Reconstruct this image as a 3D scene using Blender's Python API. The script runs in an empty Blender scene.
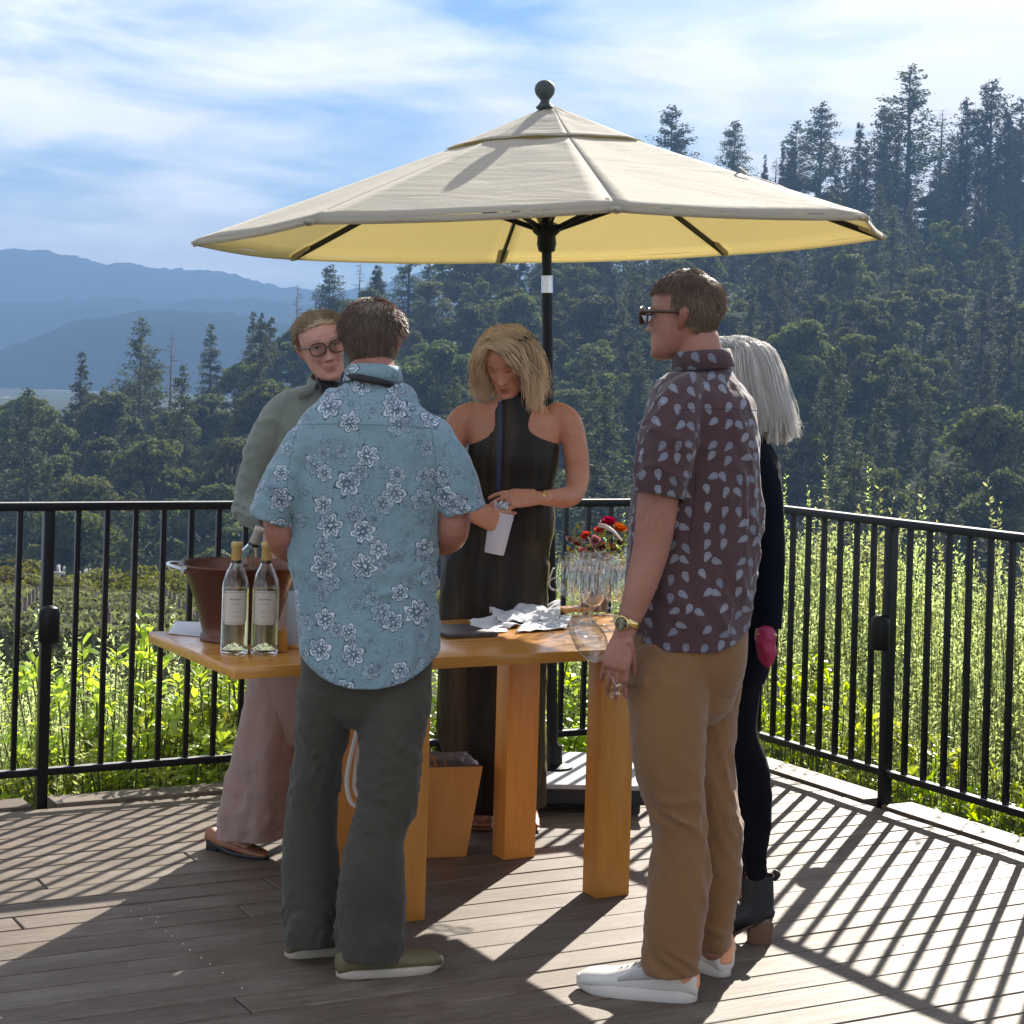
import bpy, math, random
import numpy as np
from mathutils import Vector, Matrix, noise
random.seed(7)
RNG = np.random.default_rng(11)
R = math.radians
F = 1900.0; CX = 512.0; CY = 382.0; H = 1.54; ROLL = R(1.6)
CR, SR = math.cos(ROLL), math.sin(ROLL)
SUN_E=4.7; SKY_S=.1; EXPO=1.7
HAZE_C=(.185,.32,.56,1); HAZE_D=5.4e-4
CLOUD_LOC=(.3,1.7,0); CLOUD_RAMP=[(.43,(0,0,0)),(.60,(1,1,1))]
CLOUD_V=5.0; CLOUD_BACK=0.0; CLOUD_HI=0.0; CLOUD_CUT=.35
SKY_TINT=(.21,.29,.39,1); CANOPY_T=.45
scene = bpy.context.scene
COL = scene.collection
def P(x, y, d):                       # point seen at that place of the photograph, d metres away
    u = x-CX; v = y-CY
    return Vector(((u*CR+v*SR)/F*d, d, H-(v*CR-u*SR)/F*d))
def G(x, y, z=0.0):                   # same, on a level surface
    u = x-CX; v = y-CY
    d = F*(H-z)/(v*CR-u*SR)
    return P(x, y, d)

# ---------------------------------------------------------------- mesh helpers
class MB:
    def __init__(s): s.v=[]; s.f=[]; s.uv=[]; s.m=[]
    def add(s, verts, faces, uvs=None, mat=0):
        o=len(s.v); s.v += [tuple(p) for p in verts]
        for i,f in enumerate(faces):
            s.f.append(tuple(k+o for k in f)); s.m.append(mat)
            s.uv.append(uvs[i] if uvs else [(verts[k][0],verts[k][2]) for k in f])
    def build(s, name, mats, parent=None, smooth=True, auto=None):
        me = bpy.data.meshes.new(name); me.from_pydata(s.v, [], s.f); 
        uvl = me.uv_layers.new(name='UVMap')
        flat = [c for f in s.uv for uv in f for c in uv]
        uvl.data.foreach_set('uv', flat)
        if not isinstance(mats,(list,tuple)): mats=[mats]
        for m in mats: me.materials.append(m)
        me.polygons.foreach_set('material_index', s.m)
        me.polygons.foreach_set('use_smooth', [bool(smooth)]*len(s.f))
        if auto: me.set_sharp_from_angle(angle=R(auto))
        me.update()
        o = bpy.data.objects.new(name, me); COL.objects.link(o)
        if parent: o.parent = parent
        return o
def box(mb, c, s, M=None, bev=0.0, mat=0):
    """box centred at c, full sizes s, optional 3x3 rotation M, chamfered edges"""
    hx,hy,hz = s[0]/2,s[1]/2,s[2]/2; b=min(bev,hx*.9,hy*.9,hz*.9)
    M = M or Matrix.Identity(3); c=Vector(c)
    if b<=0:
        vs=[Vector((x,y,z)) for x in(-hx,hx) for y in(-hy,hy) for z in(-hz,hz)]
        fs=[(0,1,3,2),(4,6,7,5),(0,4,5,1),(2,3,7,6),(0,2,6,4),(1,5,7,3)]
    else:
        import bmesh
        bm=bmesh.new(); bmesh.ops.create_cube(bm,size=1)
        for v in bm.verts: v.co=Vector((v.co.x*s[0],v.co.y*s[1],v.co.z*s[2]))
        bmesh.ops.bevel(bm,geom=list(bm.edges),offset=b,segments=2,affect='EDGES',profile=.6)
        bm.verts.index_update()
        vs=[v.co.copy() for v in bm.verts]; fs=[tuple(v.index for v in f.verts) for f in bm.faces]; bm.free()
    uv=[]
    for f in fs:
        n=(vs[f[1]]-vs[f[0]]).cross(vs[f[2]]-vs[f[0]]); a=max(range(3),key=lambda i:abs(n[i])); q=[i for i in range(3) if i!=a]
        uv.append([(vs[k][q[0]],vs[k][q[1]]) for k in f])
    mb.add([M@v+c for v in vs], fs, uv, mat)
def crom(a,b,c,d,t):
    return .5*((2*b)+(c-a)*t+(2*a-5*b+4*c-d)*t*t+(3*b-a-3*c+d)*t*t*t)
def limb(mb, ctrl, ref=(1,0,0), n=20, sub=6, caps=(True,True), disp=None, expo=2.0, mat=0, uvoff=0.0, capk=1.0, tdir=None):
    """lofted tube through ctrl = [(point, r_ref, r_other[, r_other_back])]; rounded ends"""
    pts=[Vector(c[0]) for c in ctrl]; ru=[c[1] for c in ctrl]; rv=[c[2] for c in ctrl]
    rb=[(c[3] if len(c)>3 else c[2]) for c in ctrl]
    m=len(pts); P_=[];U_=[];V_=[];B_=[]
    for i in range(m-1):
        ks=[max(i-1,0),i,i+1,min(i+2,m-1)]
        for j in range(sub+(1 if i==m-2 else 0)):
            t=j/sub
            P_.append(crom(*[pts[k] for k in ks],t)); U_.append(max(1e-4,crom(*[ru[k] for k in ks],t)))
            V_.append(max(1e-4,crom(*[rv[k] for k in ks],t))); B_.append(max(1e-4,crom(*[rb[k] for k in ks],t)))
    N=len(P_); ref=Vector(ref); verts=[]; s=0.0; per=2*math.pi*sum((a+b)/2 for a,b in zip(U_,V_))/N
    S=[]; frames=[]
    for i in range(N):
        t=(P_[min(i+1,N-1)]-P_[max(i-1,0)]).normalized() if tdir is None else Vector(tdir)
        u=(ref-t*ref.dot(t)).normalized(); v=t.cross(u)
        if i: s+=(P_[i]-P_[i-1]).length
        S.append(s); frames.append((t,u,v))
    for i in range(N):
        t,u,v=frames[i]
        for k in range(n):
            a=2*math.pi*k/n; ca,sa=math.cos(a),math.sin(a)
            if expo!=2.0:
                ca=math.copysign(abs(ca)**(2/expo),ca); sa=math.copysign(abs(sa)**(2/expo),sa)
            off=u*U_[i]*ca+v*(V_[i] if sa>=0 else B_[i])*sa
            p=P_[i]+off
            if disp:
                d=disp(p,a,S[i]/max(s,1e-6),off.normalized())
                p = p+(d if isinstance(d,Vector) else off.normalized()*d)
            verts.append(p)
    faces=[];uv=[]
    for i in range(N-1):
        for k in range(n):
            k2=(k+1)%n
            faces.append((i*n+k,i*n+k2,(i+1)*n+k2,(i+1)*n+k))
            uv.append([(per*k/n+uvoff,S[i]),(per*(k+1)/n+uvoff,S[i]),(per*(k+1)/n+uvoff,S[i+1]),(per*k/n+uvoff,S[i+1])])
    for e,(on,base) in enumerate(zip(caps,(0,(N-1)*n))):
        if not on: continue
        t=frames[0][0]*-1 if e==0 else frames[-1][0]
        c=P_[0] if e==0 else P_[-1]; r=min(U_[0 if e==0 else -1],V_[0 if e==0 else -1])
        prev=list(range(base,base+n)); 
        for q in (0.5,0.85):
            st=len(verts); sc=math.sqrt(1-q*q)
            for k in range(n): verts.append(c+(Vector(verts[base+k])-c)*sc+t*r*q*.9*capk)
            for k in range(n):
                k2=(k+1)%n; f=(prev[k],prev[k2],st+k2,st+k)
                faces.append(f if e else f[::-1]); uv.append([(0,0)]*4)
            prev=list(range(st,st+n))
        verts.append(c+t*r*.95*capk); tip=len(verts)-1
        for k in range(n):
            f=(prev[k],prev[(k+1)%n],tip); faces.append(f if e else f[::-1]); uv.append([(0,0)]*3)
    mb.add(verts,faces,uv,mat)
def lathe(mb, prof, base=(0,0,0), axis=(0,0,1), n=24, mat=0, caps=(True,True)):
    """surface of revolution; prof = [(r, h)]"""
    ax=Vector(axis).normalized(); q=Vector((0,0,1)).rotation_difference(ax).to_matrix(); b=Vector(base)
    verts=[];faces=[];uv=[]
    for r,h in prof:
        for k in range(n):
            a=2*math.pi*k/n; verts.append(b+q@Vector((r*math.cos(a),r*math.sin(a),h)))
    for i in range(len(prof)-1):
        for k in range(n):
            k2=(k+1)%n; faces.append((i*n+k,i*n+k2,(i+1)*n+k2,(i+1)*n+k))
            uv.append([(k/n,prof[i][1]),((k+1)/n,prof[i][1]),((k+1)/n,prof[i+1][1]),(k/n,prof[i+1][1])])
    if caps[0] and prof[0][0]>1e-5: faces.append(tuple(range(n))[::-1]); uv.append([(0,0)]*n)
    if caps[1] and prof[-1][0]>1e-5: faces.append(tuple((len(prof)-1)*n+k for k in range(n))); uv.append([(0,0)]*n)
    mb.add(verts,faces,uv,mat)
def rod(mb,a,b,r,r2=None,n=10,mat=0):
    a=Vector(a);b=Vector(b);r2=r if r2 is None else r2
    lathe(mb,[(r,0),(r2,(b-a).length)],a,(b-a),n,mat)
def strands(mb, lines, r=.0012, mat=0):
    """thin three-sided tapering hairs along polylines"""
    for L in lines:
        o=len(mb.v); n=len(L)
        for i,p in enumerate(L):
            t=(L[min(i+1,n-1)]-L[max(i-1,0)]); t=t.normalized() if t.length>1e-9 else Vector((0,0,1))
            u=t.orthogonal().normalized(); w=t.cross(u); rr=r*(1-.75*(i/(n-1))**2)
            for k in range(3):
                a=2.094*k; mb.v.append(tuple(p+(u*math.cos(a)+w*math.sin(a))*rr))
        for i in range(n-1):
            for k in range(3):
                k2=(k+1)%3; mb.f.append((o+i*3+k,o+i*3+k2,o+i*3+3+k2,o+i*3+3+k)); mb.m.append(mat)
                mb.uv.append([(o*.01,i/n)]*4)
def np_mesh(name, V, Q, mats, parent=None, midx=None):
    me=bpy.data.meshes.new(name); nv=len(V); nf=len(Q); k=Q.shape[1]
    me.vertices.add(nv); me.vertices.foreach_set('co',np.ascontiguousarray(V,dtype=np.float32).ravel())
    me.loops.add(nf*k); me.loops.foreach_set('vertex_index',np.ascontiguousarray(Q,dtype=np.int32).ravel())
    me.polygons.add(nf); me.polygons.foreach_set('loop_start',np.arange(0,nf*k,k,dtype=np.int32))
    for m in (mats if isinstance(mats,(list,tuple)) else [mats]): me.materials.append(m)
    if midx is not None: me.polygons.foreach_set('material_index',midx)
    me.update(calc_edges=True); me.validate()
    o=bpy.data.objects.new(name,me); COL.objects.link(o)
    if parent: o.parent=parent
    return o
def tag(o,label=None,cat=None,group=None,kind=None):
    if label: o['label']=label
    if cat: o['category']=cat
    if group: o['group']=group
    if kind: o['kind']=kind
    return o
def thing(name,label,cat,loc=(0,0,0),group=None):
    o=bpy.data.objects.new(name,None); COL.objects.link(o); o.location=loc; o.empty_display_size=.1
    return tag(o,label,cat,group)
def under(child,root):                # parent while keeping world-space mesh coordinates
    child.parent=root
    child.matrix_parent_inverse=Matrix.Translation(-Vector(root.location))
    return child
def copy_tree(root):
    r=root.copy(); COL.objects.link(r)
    for ch in root.children:
        c=ch.copy(); COL.objects.link(c); c.parent=r
    return r
def n3(p,s): return noise.noise(Vector(p)*s)

# ---------------------------------------------------------------- materials
def new_mat(name):
    m=bpy.data.materials.new(name); m.use_nodes=True; nt=m.node_tree
    for n in list(nt.nodes): nt.nodes.remove(n)
    out=nt.nodes.new('ShaderNodeOutputMaterial'); return m,nt,out
class NT:
    """tiny wrapper for wiring nodes"""
    def __init__(s,nt): s.nt=nt
    def n(s,t,**kw):
        x=s.nt.nodes.new(t)
        for k,v in kw.items():
            if k=='ins':
                for a,b in v.items(): s.set(x.inputs[a],b)
            else: setattr(x,k,v)
        return x
    def set(s,sock,val):
        if hasattr(val,'links') or isinstance(val,bpy.types.NodeSocket): s.nt.links.new(val,sock)
        else: sock.default_value=val
    def m(s,op,a,b=0.0,c=None,clamp=False):
        x=s.nt.nodes.new('ShaderNodeMath'); x.operation=op; x.use_clamp=clamp
        s.set(x.inputs[0],a); s.set(x.inputs[1],b)
        if c is not None: s.set(x.inputs[2],c)
        return x.outputs[0]
    def vm(s,op,a,b=(0,0,0)):
        x=s.nt.nodes.new('ShaderNodeVectorMath'); x.operation=op; s.set(x.inputs[0],a); s.set(x.inputs[1],b)
        return x.outputs[0]
    def mix(s,f,a,b):
        x=s.nt.nodes.new('ShaderNodeMix'); x.data_type='RGBA'
        s.set(x.inputs[0],f); s.set(x.inputs[6],a); s.set(x.inputs[7],b); return x.outputs[2]
    def ramp(s,f,stops):
        x=s.nt.nodes.new('ShaderNodeValToRGB'); s.set(x.inputs[0],f); e=x.color_ramp.elements
        while len(e)<len(stops): e.new(.5)
        for k,(p,c) in zip(e,stops): k.position=p; k.color=c if len(c)==4 else (*c,1)
        return x.outputs[0]
    def noise(s,vec,scale,detail=4,rough=.55,dist=0.0):
        x=s.nt.nodes.new('ShaderNodeTexNoise'); s.set(x.inputs['Vector'],vec)
        x.inputs['Scale'].default_value=scale; x.inputs['Detail'].default_value=detail
        x.inputs['Roughness'].default_value=rough; x.inputs['Distortion'].default_value=dist
        return x.outputs[0]
    def obj(s): return s.nt.nodes.new('ShaderNodeTexCoord').outputs['Object']
    def uv(s): return s.nt.nodes.new('ShaderNodeTexCoord').outputs['UV']
    def map(s,vec,scale=(1,1,1),rot=(0,0,0),loc=(0,0,0)):
        x=s.nt.nodes.new('ShaderNodeMapping'); s.set(x.inputs[0],vec)
        x.inputs['Scale'].default_value=scale; x.inputs['Rotation'].default_value=rot; x.inputs['Location'].default_value=loc
        return x.outputs[0]
    def bump(s,h,strength=.3,dist=.01):
        x=s.nt.nodes.new('ShaderNodeBump'); s.set(x.inputs['Height'],h)
        x.inputs['Strength'].default_value=strength; x.inputs['Distance'].default_value=dist
        return x.outputs[0]
    def pbr(s,out,**kw):
        x=s.nt.nodes.new('ShaderNodeBsdfPrincipled')
        for k,v in kw.items(): s.set(x.inputs[k.replace('_',' ')],v)
        if out: s.nt.links.new(x.outputs[0],out.inputs[0])
        return x.outputs[0]
def c4(c): return (*c,1.0) if len(c)==3 else c
def simple(name,col,rough=.5,metal=0.0,var=.15,vscale=6.0,bump=0.0,bscale=60.0,spec=.5,sheen=0.0,stretch=(1,1,1)):
    m,nt,out=new_mat(name); T=NT(nt); o=T.map(T.obj(),scale=stretch)
    f=T.noise(o,vscale,4)
    a=c4(tuple(max(0,k*(1-var)) for k in col)); b=c4(tuple(min(1,k*(1+var)) for k in col))
    c=T.mix(f,a,b)
    kw=dict(Base_Color=c,Roughness=T.m('ADD',T.m('MULTIPLY',T.noise(o,vscale*3,3),.2),rough-.1),Metallic=metal)
    if bump: kw['Normal']=T.bump(T.noise(o,bscale,3),bump,.004)
    x=T.pbr(out,**kw)
    p=x.node; p.inputs['Specular IOR Level'].default_value=spec
    if sheen: p.inputs['Sheen Weight'].default_value=sheen; p.inputs['Sheen Roughness'].default_value=.4
    return m
def leafy(name,c1,c2,trans=.5,rough=.75,vs=1.5,tcol=None,spec=.08):
    m,nt,out=new_mat(name); T=NT(nt)
    oi=T.n('ShaderNodeObjectInfo'); o=T.obj()
    ge=T.n('ShaderNodeNewGeometry')
    f=T.m('ADD',T.m('MULTIPLY',T.noise(o,vs,3),.6),T.m('MULTIPLY',ge.outputs['Random Per Island'],.4))
    c=T.mix(f,c4(c1),c4(c2))
    hsv=T.n('ShaderNodeHueSaturation'); T.set(hsv.inputs['Color'],c)
    T.set(hsv.inputs['Hue'],T.m('ADD',T.m('MULTIPLY',oi.outputs['Random'],.05),.475))
    T.set(hsv.inputs['Value'],T.m('ADD',T.m('MULTIPLY',oi.outputs['Random'],.7),.65))
    T.set(hsv.inputs['Saturation'],T.m('ADD',T.m('MULTIPLY',T.m('FRACT',T.m('MULTIPLY',oi.outputs['Random'],7.3)),.4),.8))
    col=hsv.outputs[0]
    d=T.n('ShaderNodeBsdfPrincipled'); T.set(d.inputs['Base Color'],col); d.inputs['Roughness'].default_value=rough
    d.inputs['Specular IOR Level'].default_value=spec
    t=T.n('ShaderNodeBsdfTranslucent'); tc=T.n('ShaderNodeMix'); tc.data_type='RGBA'; tc.blend_type='MULTIPLY'
    tc.inputs[0].default_value=1; T.set(tc.inputs[6],col); tc.inputs[7].default_value=c4(tcol or (1.6,1.7,.7))
    T.set(t.inputs[0],tc.outputs[2])
    mx=T.n('ShaderNodeMixShader'); mx.inputs[0].default_value=trans
    nt.links.new(d.outputs[0],mx.inputs[1]); nt.links.new(t.outputs[0],mx.inputs[2]); nt.links.new(mx.outputs[0],out.inputs[0])
    return m
def wood(name,c1,c2,axis_scale=(1.2,18,18),rough=.35,coat=0.0,bump=.15):
    m,nt,out=new_mat(name); T=NT(nt); o=T.map(T.obj(),scale=axis_scale)
    g=T.noise(o,1.6,6,.6,.8); fine=T.noise(T.map(T.obj(),scale=(axis_scale[0]*4,axis_scale[1]*6,axis_scale[2]*6)),1.5,3)
    f=T.m('ADD',T.m('MULTIPLY',g,.75),T.m('MULTIPLY',fine,.25))
    c=T.ramp(f,[(.3,c1),(.7,c2)])
    x=T.pbr(out,Base_Color=c,Roughness=T.m('ADD',T.m('MULTIPLY',g,.25),rough-.12),Normal=T.bump(f,bump,.003))
    if coat: x.node.inputs['Coat Weight'].default_value=coat; x.node.inputs['Coat Roughness'].default_value=.15
    return m
def cloth(name,col,var=.1,weave=900,rough=.85,sheen=.25,bump=.25,fold=0.0,spec=.2):
    m,nt,out=new_mat(name); T=NT(nt); uv=T.uv(); o=T.obj()
    f=T.noise(o,5,4); c=T.mix(f,c4(tuple(k*(1-var) for k in col)),c4(tuple(min(1,k*(1+var)) for k in col)))
    w=T.noise(uv,weave,2)
    h=T.m('ADD',T.m('MULTIPLY',w,.08),T.noise(T.map(o,scale=(1,1,.6)),14,4,.6,.6))
    x=T.pbr(out,Base_Color=c,Roughness=rough,Normal=T.bump(h,bump,.02)); p=x.node
    p.inputs['Sheen Weight'].default_value=sheen; p.inputs['Sheen Roughness'].default_value=.5
    p.inputs['Specular IOR Level'].default_value=spec
    return m
def glass(name,col=(1,1,1),rough=0.0,ior=1.45):
    m,nt,out=new_mat(name); T=NT(nt)
    T.pbr(out,Base_Color=c4(col),Roughness=rough,Transmission_Weight=1.0,IOR=ior); return m
# ---------------------------------------------------------------- camera, world, sun, haze
cam=bpy.data.cameras.new('camera'); co=bpy.data.objects.new('camera',cam); COL.objects.link(co)
co.location=(0,0,H); co.matrix_world=Matrix.Translation((0,0,H))@Matrix.Rotation(R(90),4,'X')@Matrix.Rotation(ROLL,4,'Z')
cam.sensor_width=36; cam.lens=36*F/1024; cam.shift_y=-(512-CY)/1024; cam.clip_start=.05; cam.clip_end=12000
scene.camera=co
SUN_EL=R(29); SUN_AZ=R(20.4)            # azimuth from +Y towards +X
sd=Vector((math.sin(SUN_AZ)*math.cos(SUN_EL),math.cos(SUN_AZ)*math.cos(SUN_EL),math.sin(SUN_EL)))
sl=bpy.data.lights.new('sun','SUN'); sl.energy=SUN_E; sl.angle=R(.5); sl.color=(1,.93,.82)
so=bpy.data.objects.new('sun',sl); COL.objects.link(so); so.rotation_euler=sd.to_track_quat('Z','Y').to_euler(); so.location=(3,9,8)
w=bpy.data.worlds.new('World'); scene.world=w; w.use_nodes=True; nt=w.node_tree; T=NT(nt)
bg=nt.nodes['Background']; bg.inputs[1].default_value=SKY_S
sky=nt.nodes.new('ShaderNodeTexSky'); sky.sky_type='NISHITA'; sky.sun_disc=False
sky.sun_elevation=SUN_EL; sky.sun_rotation=SUN_AZ; sky.air_density=1.0; sky.dust_density=.4; sky.ozone_density=2.0
gen=T.n('ShaderNodeTexCoord').outputs['Generated']; dn=T.vm('NORMALIZE',gen)
sx=T.n('ShaderNodeSeparateXYZ'); nt.links.new(dn,sx.inputs[0]); X_,Y_,Z_=sx.outputs
zz=T.m('ADD',T.m('MAXIMUM',Z_,0.0),.13)
cb=T.n('ShaderNodeCombineXYZ'); T.set(cb.inputs[0],T.m('DIVIDE',X_,zz)); T.set(cb.inputs[1],T.m('DIVIDE',Y_,zz))
pl=T.map(cb.outputs[0],scale=(1,.8,1),rot=(0,0,R(-12)),loc=CLOUD_LOC)
big=T.noise(pl,.8,3,.5,.4); fine=T.noise(T.map(pl,scale=(.9,1.25,1)),2.1,9,.58,.35)
dens=T.m('ADD',T.m('MULTIPLY',big,.62),T.m('MULTIPLY',fine,.48))
mask=T.m('MULTIPLY',T.ramp(dens,CLOUD_RAMP),T.m('SUBTRACT',1.0,T.m('MULTIPLY',T.m('MULTIPLY',T.m('SUBTRACT',Z_,.24),4.0,clamp=True),CLOUD_CUT)))
# clouds lit by the sun: brighter high up and on the side the sun shines on (behind the viewer)
back=T.m('MULTIPLY',T.m('SUBTRACT',.25,Y_,clamp=True),CLOUD_BACK)
hi=T.m('MULTIPLY',T.m('MAXIMUM',T.m('SUBTRACT',Z_,.28),0.0),CLOUD_HI)
cv=T.m('ADD',T.m('ADD',CLOUD_V,back),hi)
shade=T.m('MULTIPLY',cv,T.m('ADD',T.m('MULTIPLY',T.noise(pl,2.2,5,.6,.5),.5),.72))
cc=T.n('ShaderNodeCombineXYZ'); T.set(cc.inputs[0],shade); T.set(cc.inputs[1],shade); T.set(cc.inputs[2],T.m('MULTIPLY',shade,1.03))
skyc=T.n('ShaderNodeMix'); skyc.data_type='RGBA'; skyc.blend_type='MULTIPLY'; skyc.inputs[0].default_value=1
nt.links.new(sky.outputs[0],skyc.inputs[6]); skyc.inputs[7].default_value=SKY_TINT
col=T.mix(mask,skyc.outputs[2],cc.outputs[0]); nt.links.new(col,bg.inputs[0])
scene.view_settings.view_transform='Standard'; scene.view_settings.look='None'; scene.view_settings.gamma=1
scene.view_settings.exposure=EXPO
cy=scene.cycles; cy.use_denoising=True; cy.max_bounces=32; cy.transparent_max_bounces=16; cy.diffuse_bounces=4; cy.glossy_bounces=12
cy.transmission_bounces=32; cy.volume_bounces=0; cy.caustics_reflective=False; cy.caustics_refractive=False; cy.sample_clamp_indirect=6
scene.render.engine='CYCLES'
m,nt_,out=new_mat('haze_air'); T=NT(nt_); pv=T.n('ShaderNodeVolumePrincipled'); pv.inputs['Color'].default_value=HAZE_C
pv.inputs['Density'].default_value=HAZE_D; pv.inputs['Anisotropy'].default_value=0.0; nt_.links.new(pv.outputs[0],out.inputs['Volume'])
mb=MB(); box(mb,(0,1600,88),(3200,3600,260)); hz=mb.build('haze',m,smooth=False); tag(hz,kind='stuff'); hz['label']='pale blue haze in the air of the valley'

# ---------------------------------------------------------------- land
TH=R(28.5); E1=Vector((math.cos(TH),math.sin(TH),0)); N1=Vector((-math.sin(TH),math.cos(TH),0)); C0=Vector((.907,8.085,0))
def DK(s,t,z=0.0): return C0-E1*s-N1*t+Vector((0,0,z))     # s runs left along the far rail, t runs towards the viewer
CREST=[(-900,250,-12),(-512,250,-9.5),(-350,258,-8),(-262,275,-3.5),(-190,300,3),(-112,330,10),(0,350,18),(130,370,26),(250,390,32),(388,410,37),(512,430,42),(900,450,50)]
def lerp(tab,x,i):
    for a,b in zip(tab,tab[1:]):
        if x<=b[0]:
            t=max(0,(x-a[0])/(b[0]-a[0])); return a[i]+(b[i]-a[i])*t
    return tab[-1][i]
NEAR=[(0,-1.3),(9,-1.3),(13,-1.9),(25,-3.2),(58,-6.0),(66,-6.8),(90,-17),(120,-23),(140,-23)]
def land(x,y):
    yy=max(y,.1); u=F*x/max(yy,3); u=max(-900,min(900,u)); D=lerp(CREST,u,1); Zc=lerp(CREST,u,2)
    if yy<140: z=lerp(NEAR,yy,1)
    elif yy<D: t=(yy-140)/(D-140); z=-23+(Zc+23)*(t**.95)
    else: t=min(1,(yy-D)/350); t=t*t*(3-2*t); z=Zc+(-14-Zc)*t
    k=min(1,max(0,(yy-70)/80))
    return z+k*2.2*n3((x,y,0),.018)+k*.8*n3((x,y,5),.06)
mb=MB(); ys=[-60,-20,-5,3,6,8,10,12,15,20,27,35,45,55,70,85,100,120]+list(range(140,480,12))+[500,540,600,680,780,900,1100,1400,1800,2300,2700,3000,3350]
NX=90
vs=[]
for y in ys:
    half=max(30,y*.55+20) if y<3000 else 2000
    for i in range(NX+1): x=-half+2*half*i/NX; vs.append(Vector((x,y,land(x,y) if y<900 else -14)))
mb.add(vs,[(j*(NX+1)+i,j*(NX+1)+i+1,(j+1)*(NX+1)+i+1,(j+1)*(NX+1)+i) for j in range(len(ys)-1) for i in range(NX)])
m,nt_,out=new_mat('land'); T=NT(nt_); o=T.obj()
f=T.noise(o,.05,6,.6); g=T.noise(o,1.2,4); c=T.mix(f,(.035,.042,.018,1),(.085,.09,.04,1)); c=T.mix(T.m('MULTIPLY',g,.6),c,(.035,.04,.015,1))
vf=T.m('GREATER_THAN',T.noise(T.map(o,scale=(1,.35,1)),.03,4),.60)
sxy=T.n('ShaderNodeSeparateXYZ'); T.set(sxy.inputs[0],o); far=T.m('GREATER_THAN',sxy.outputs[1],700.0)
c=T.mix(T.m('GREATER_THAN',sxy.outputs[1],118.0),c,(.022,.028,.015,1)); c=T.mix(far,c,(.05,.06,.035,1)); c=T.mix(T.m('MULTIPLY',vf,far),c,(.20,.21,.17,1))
T.pbr(out,Base_Color=c,Roughness=1.0,Normal=T.bump(g,.5,.1)).node.inputs['Specular IOR Level'].default_value=.02
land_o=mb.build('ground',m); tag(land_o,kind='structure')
# far mountain ridges: long solid ridges with their own foot and back slope
def ridge(dist,prof,depth,sd_,mat):
    mb=MB(); N=520; rows=9; vs=[]
    for j in range(rows):
        t=j/(rows-1); hgt=math.sin(math.pi*t)**.8 if 0<t<1 else 0
        for i in range(N+1):
            x=-700+i*1400/N; yv=lerp(prof,x+512,1)
            top=H-((yv-CY)*CR-x*SR)/F*dist
            y=dist+(t-.5)*depth; z=-16+(top+16)*hgt
            if hgt>0: z+=(.5*n3((x*.04,sd_,t*3),1)+.55*n3((x*.13,sd_,t*7),1)+.3*n3((x*.33,sd_,t*9),1)+.16*n3((x*.55,sd_,t*9),1))*dist/420*(.5+hgt*.5)
            vs.append(Vector((x/F*dist,y,z)))
    mb.add(vs,[(j*(N+1)+i,j*(N+1)+i+1,(j+1)*(N+1)+i+1,(j+1)*(N+1)+i) for j in range(rows-1) for i in range(N)])
    o=mb.build('mountain_ridge',mat); tag(o,kind='structure'); return o
mm=simple('mountain_forest',(.016,.026,.018),1.0,var=.95,vscale=.012,spec=.0)
ridge(2950,[(-300,262),(-60,262),(0,250),(40,251),(70,256),(107,265),(125,262),(150,266),(185,271),(205,270),(230,275),(260,283),(330,292),(380,284),(400,276),(440,270),(560,285),(900,300),(1300,330)],900,1.0,mm)
ridge(2250,[(-300,296),(0,302),(60,301),(130,297),(160,303),(175,304),(190,299),(225,298),(260,300),(320,305),(420,310),(900,330),(1300,350)],600,4.0,mm)
ridge(1650,[(-300,372),(0,352),(40,340),(80,322),(120,314),(160,309),(200,310),(260,320),(340,330),(500,345),(1300,360)],420,8.0,mm)

# ---------------------------------------------------------------- trees
def quads(C,Nn,size,asp=1.0,rng=RNG,fold=0):
    n=len(C); r=rng.normal(size=(n,3)); u=np.cross(Nn,r); u/=np.linalg.norm(u,axis=1)[:,None]+1e-9; v=np.cross(Nn,u); v/=np.linalg.norm(v,axis=1)[:,None]+1e-9
    s=size if np.ndim(size) else np.full(n,size); s=s[:,None]
    V=np.stack([C-u*s*asp,C-v*s*.55,C+u*s*asp,C+v*s*.55],1).reshape(-1,3)
    return V,np.arange(n*4).reshape(-1,4)
def tube_np(a,b,r1,r2,n=5):
    a=np.array(a,float);b=np.array(b,float);t=b-a;t/=np.linalg.norm(t)+1e-9; h=np.array([1,0,0.]) if abs(t[0])<.8 else np.array([0,1,0.])
    u=np.cross(t,h);u/=np.linalg.norm(u);w=np.cross(t,u);ang=np.arange(n)*2*np.pi/n
    c=np.cos(ang)[:,None]*u+np.sin(ang)[:,None]*w
    V=np.concatenate([a+c*r1,b+c*r2]); Q=np.array([[k,(k+1)%n,n+(k+1)%n,n+k] for k in range(n)]); return V,Q
def join_np(parts):
    V=[];Q=[];o=0
    for v,q in parts: V.append(v);Q.append(q+o);o+=len(v)
    return np.concatenate(V),np.concatenate(Q)
bark=simple('tree_bark',(.09,.07,.05),.9,var=.3)
oakm=[leafy('oak_leaves',(.042,.052,.022),(.115,.125,.052),.36),leafy('grey_green_leaves',(.055,.062,.034),(.125,.13,.07),.36),leafy('dark_leaves',(.034,.046,.022),(.10,.115,.05),.38)]
firm=leafy('conifer_needles',(.034,.044,.024),(.09,.10,.052),.33,tcol=(1.2,1.2,.6))
deadm=simple('dead_twigs',(.16,.13,.11),.9)
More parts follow.
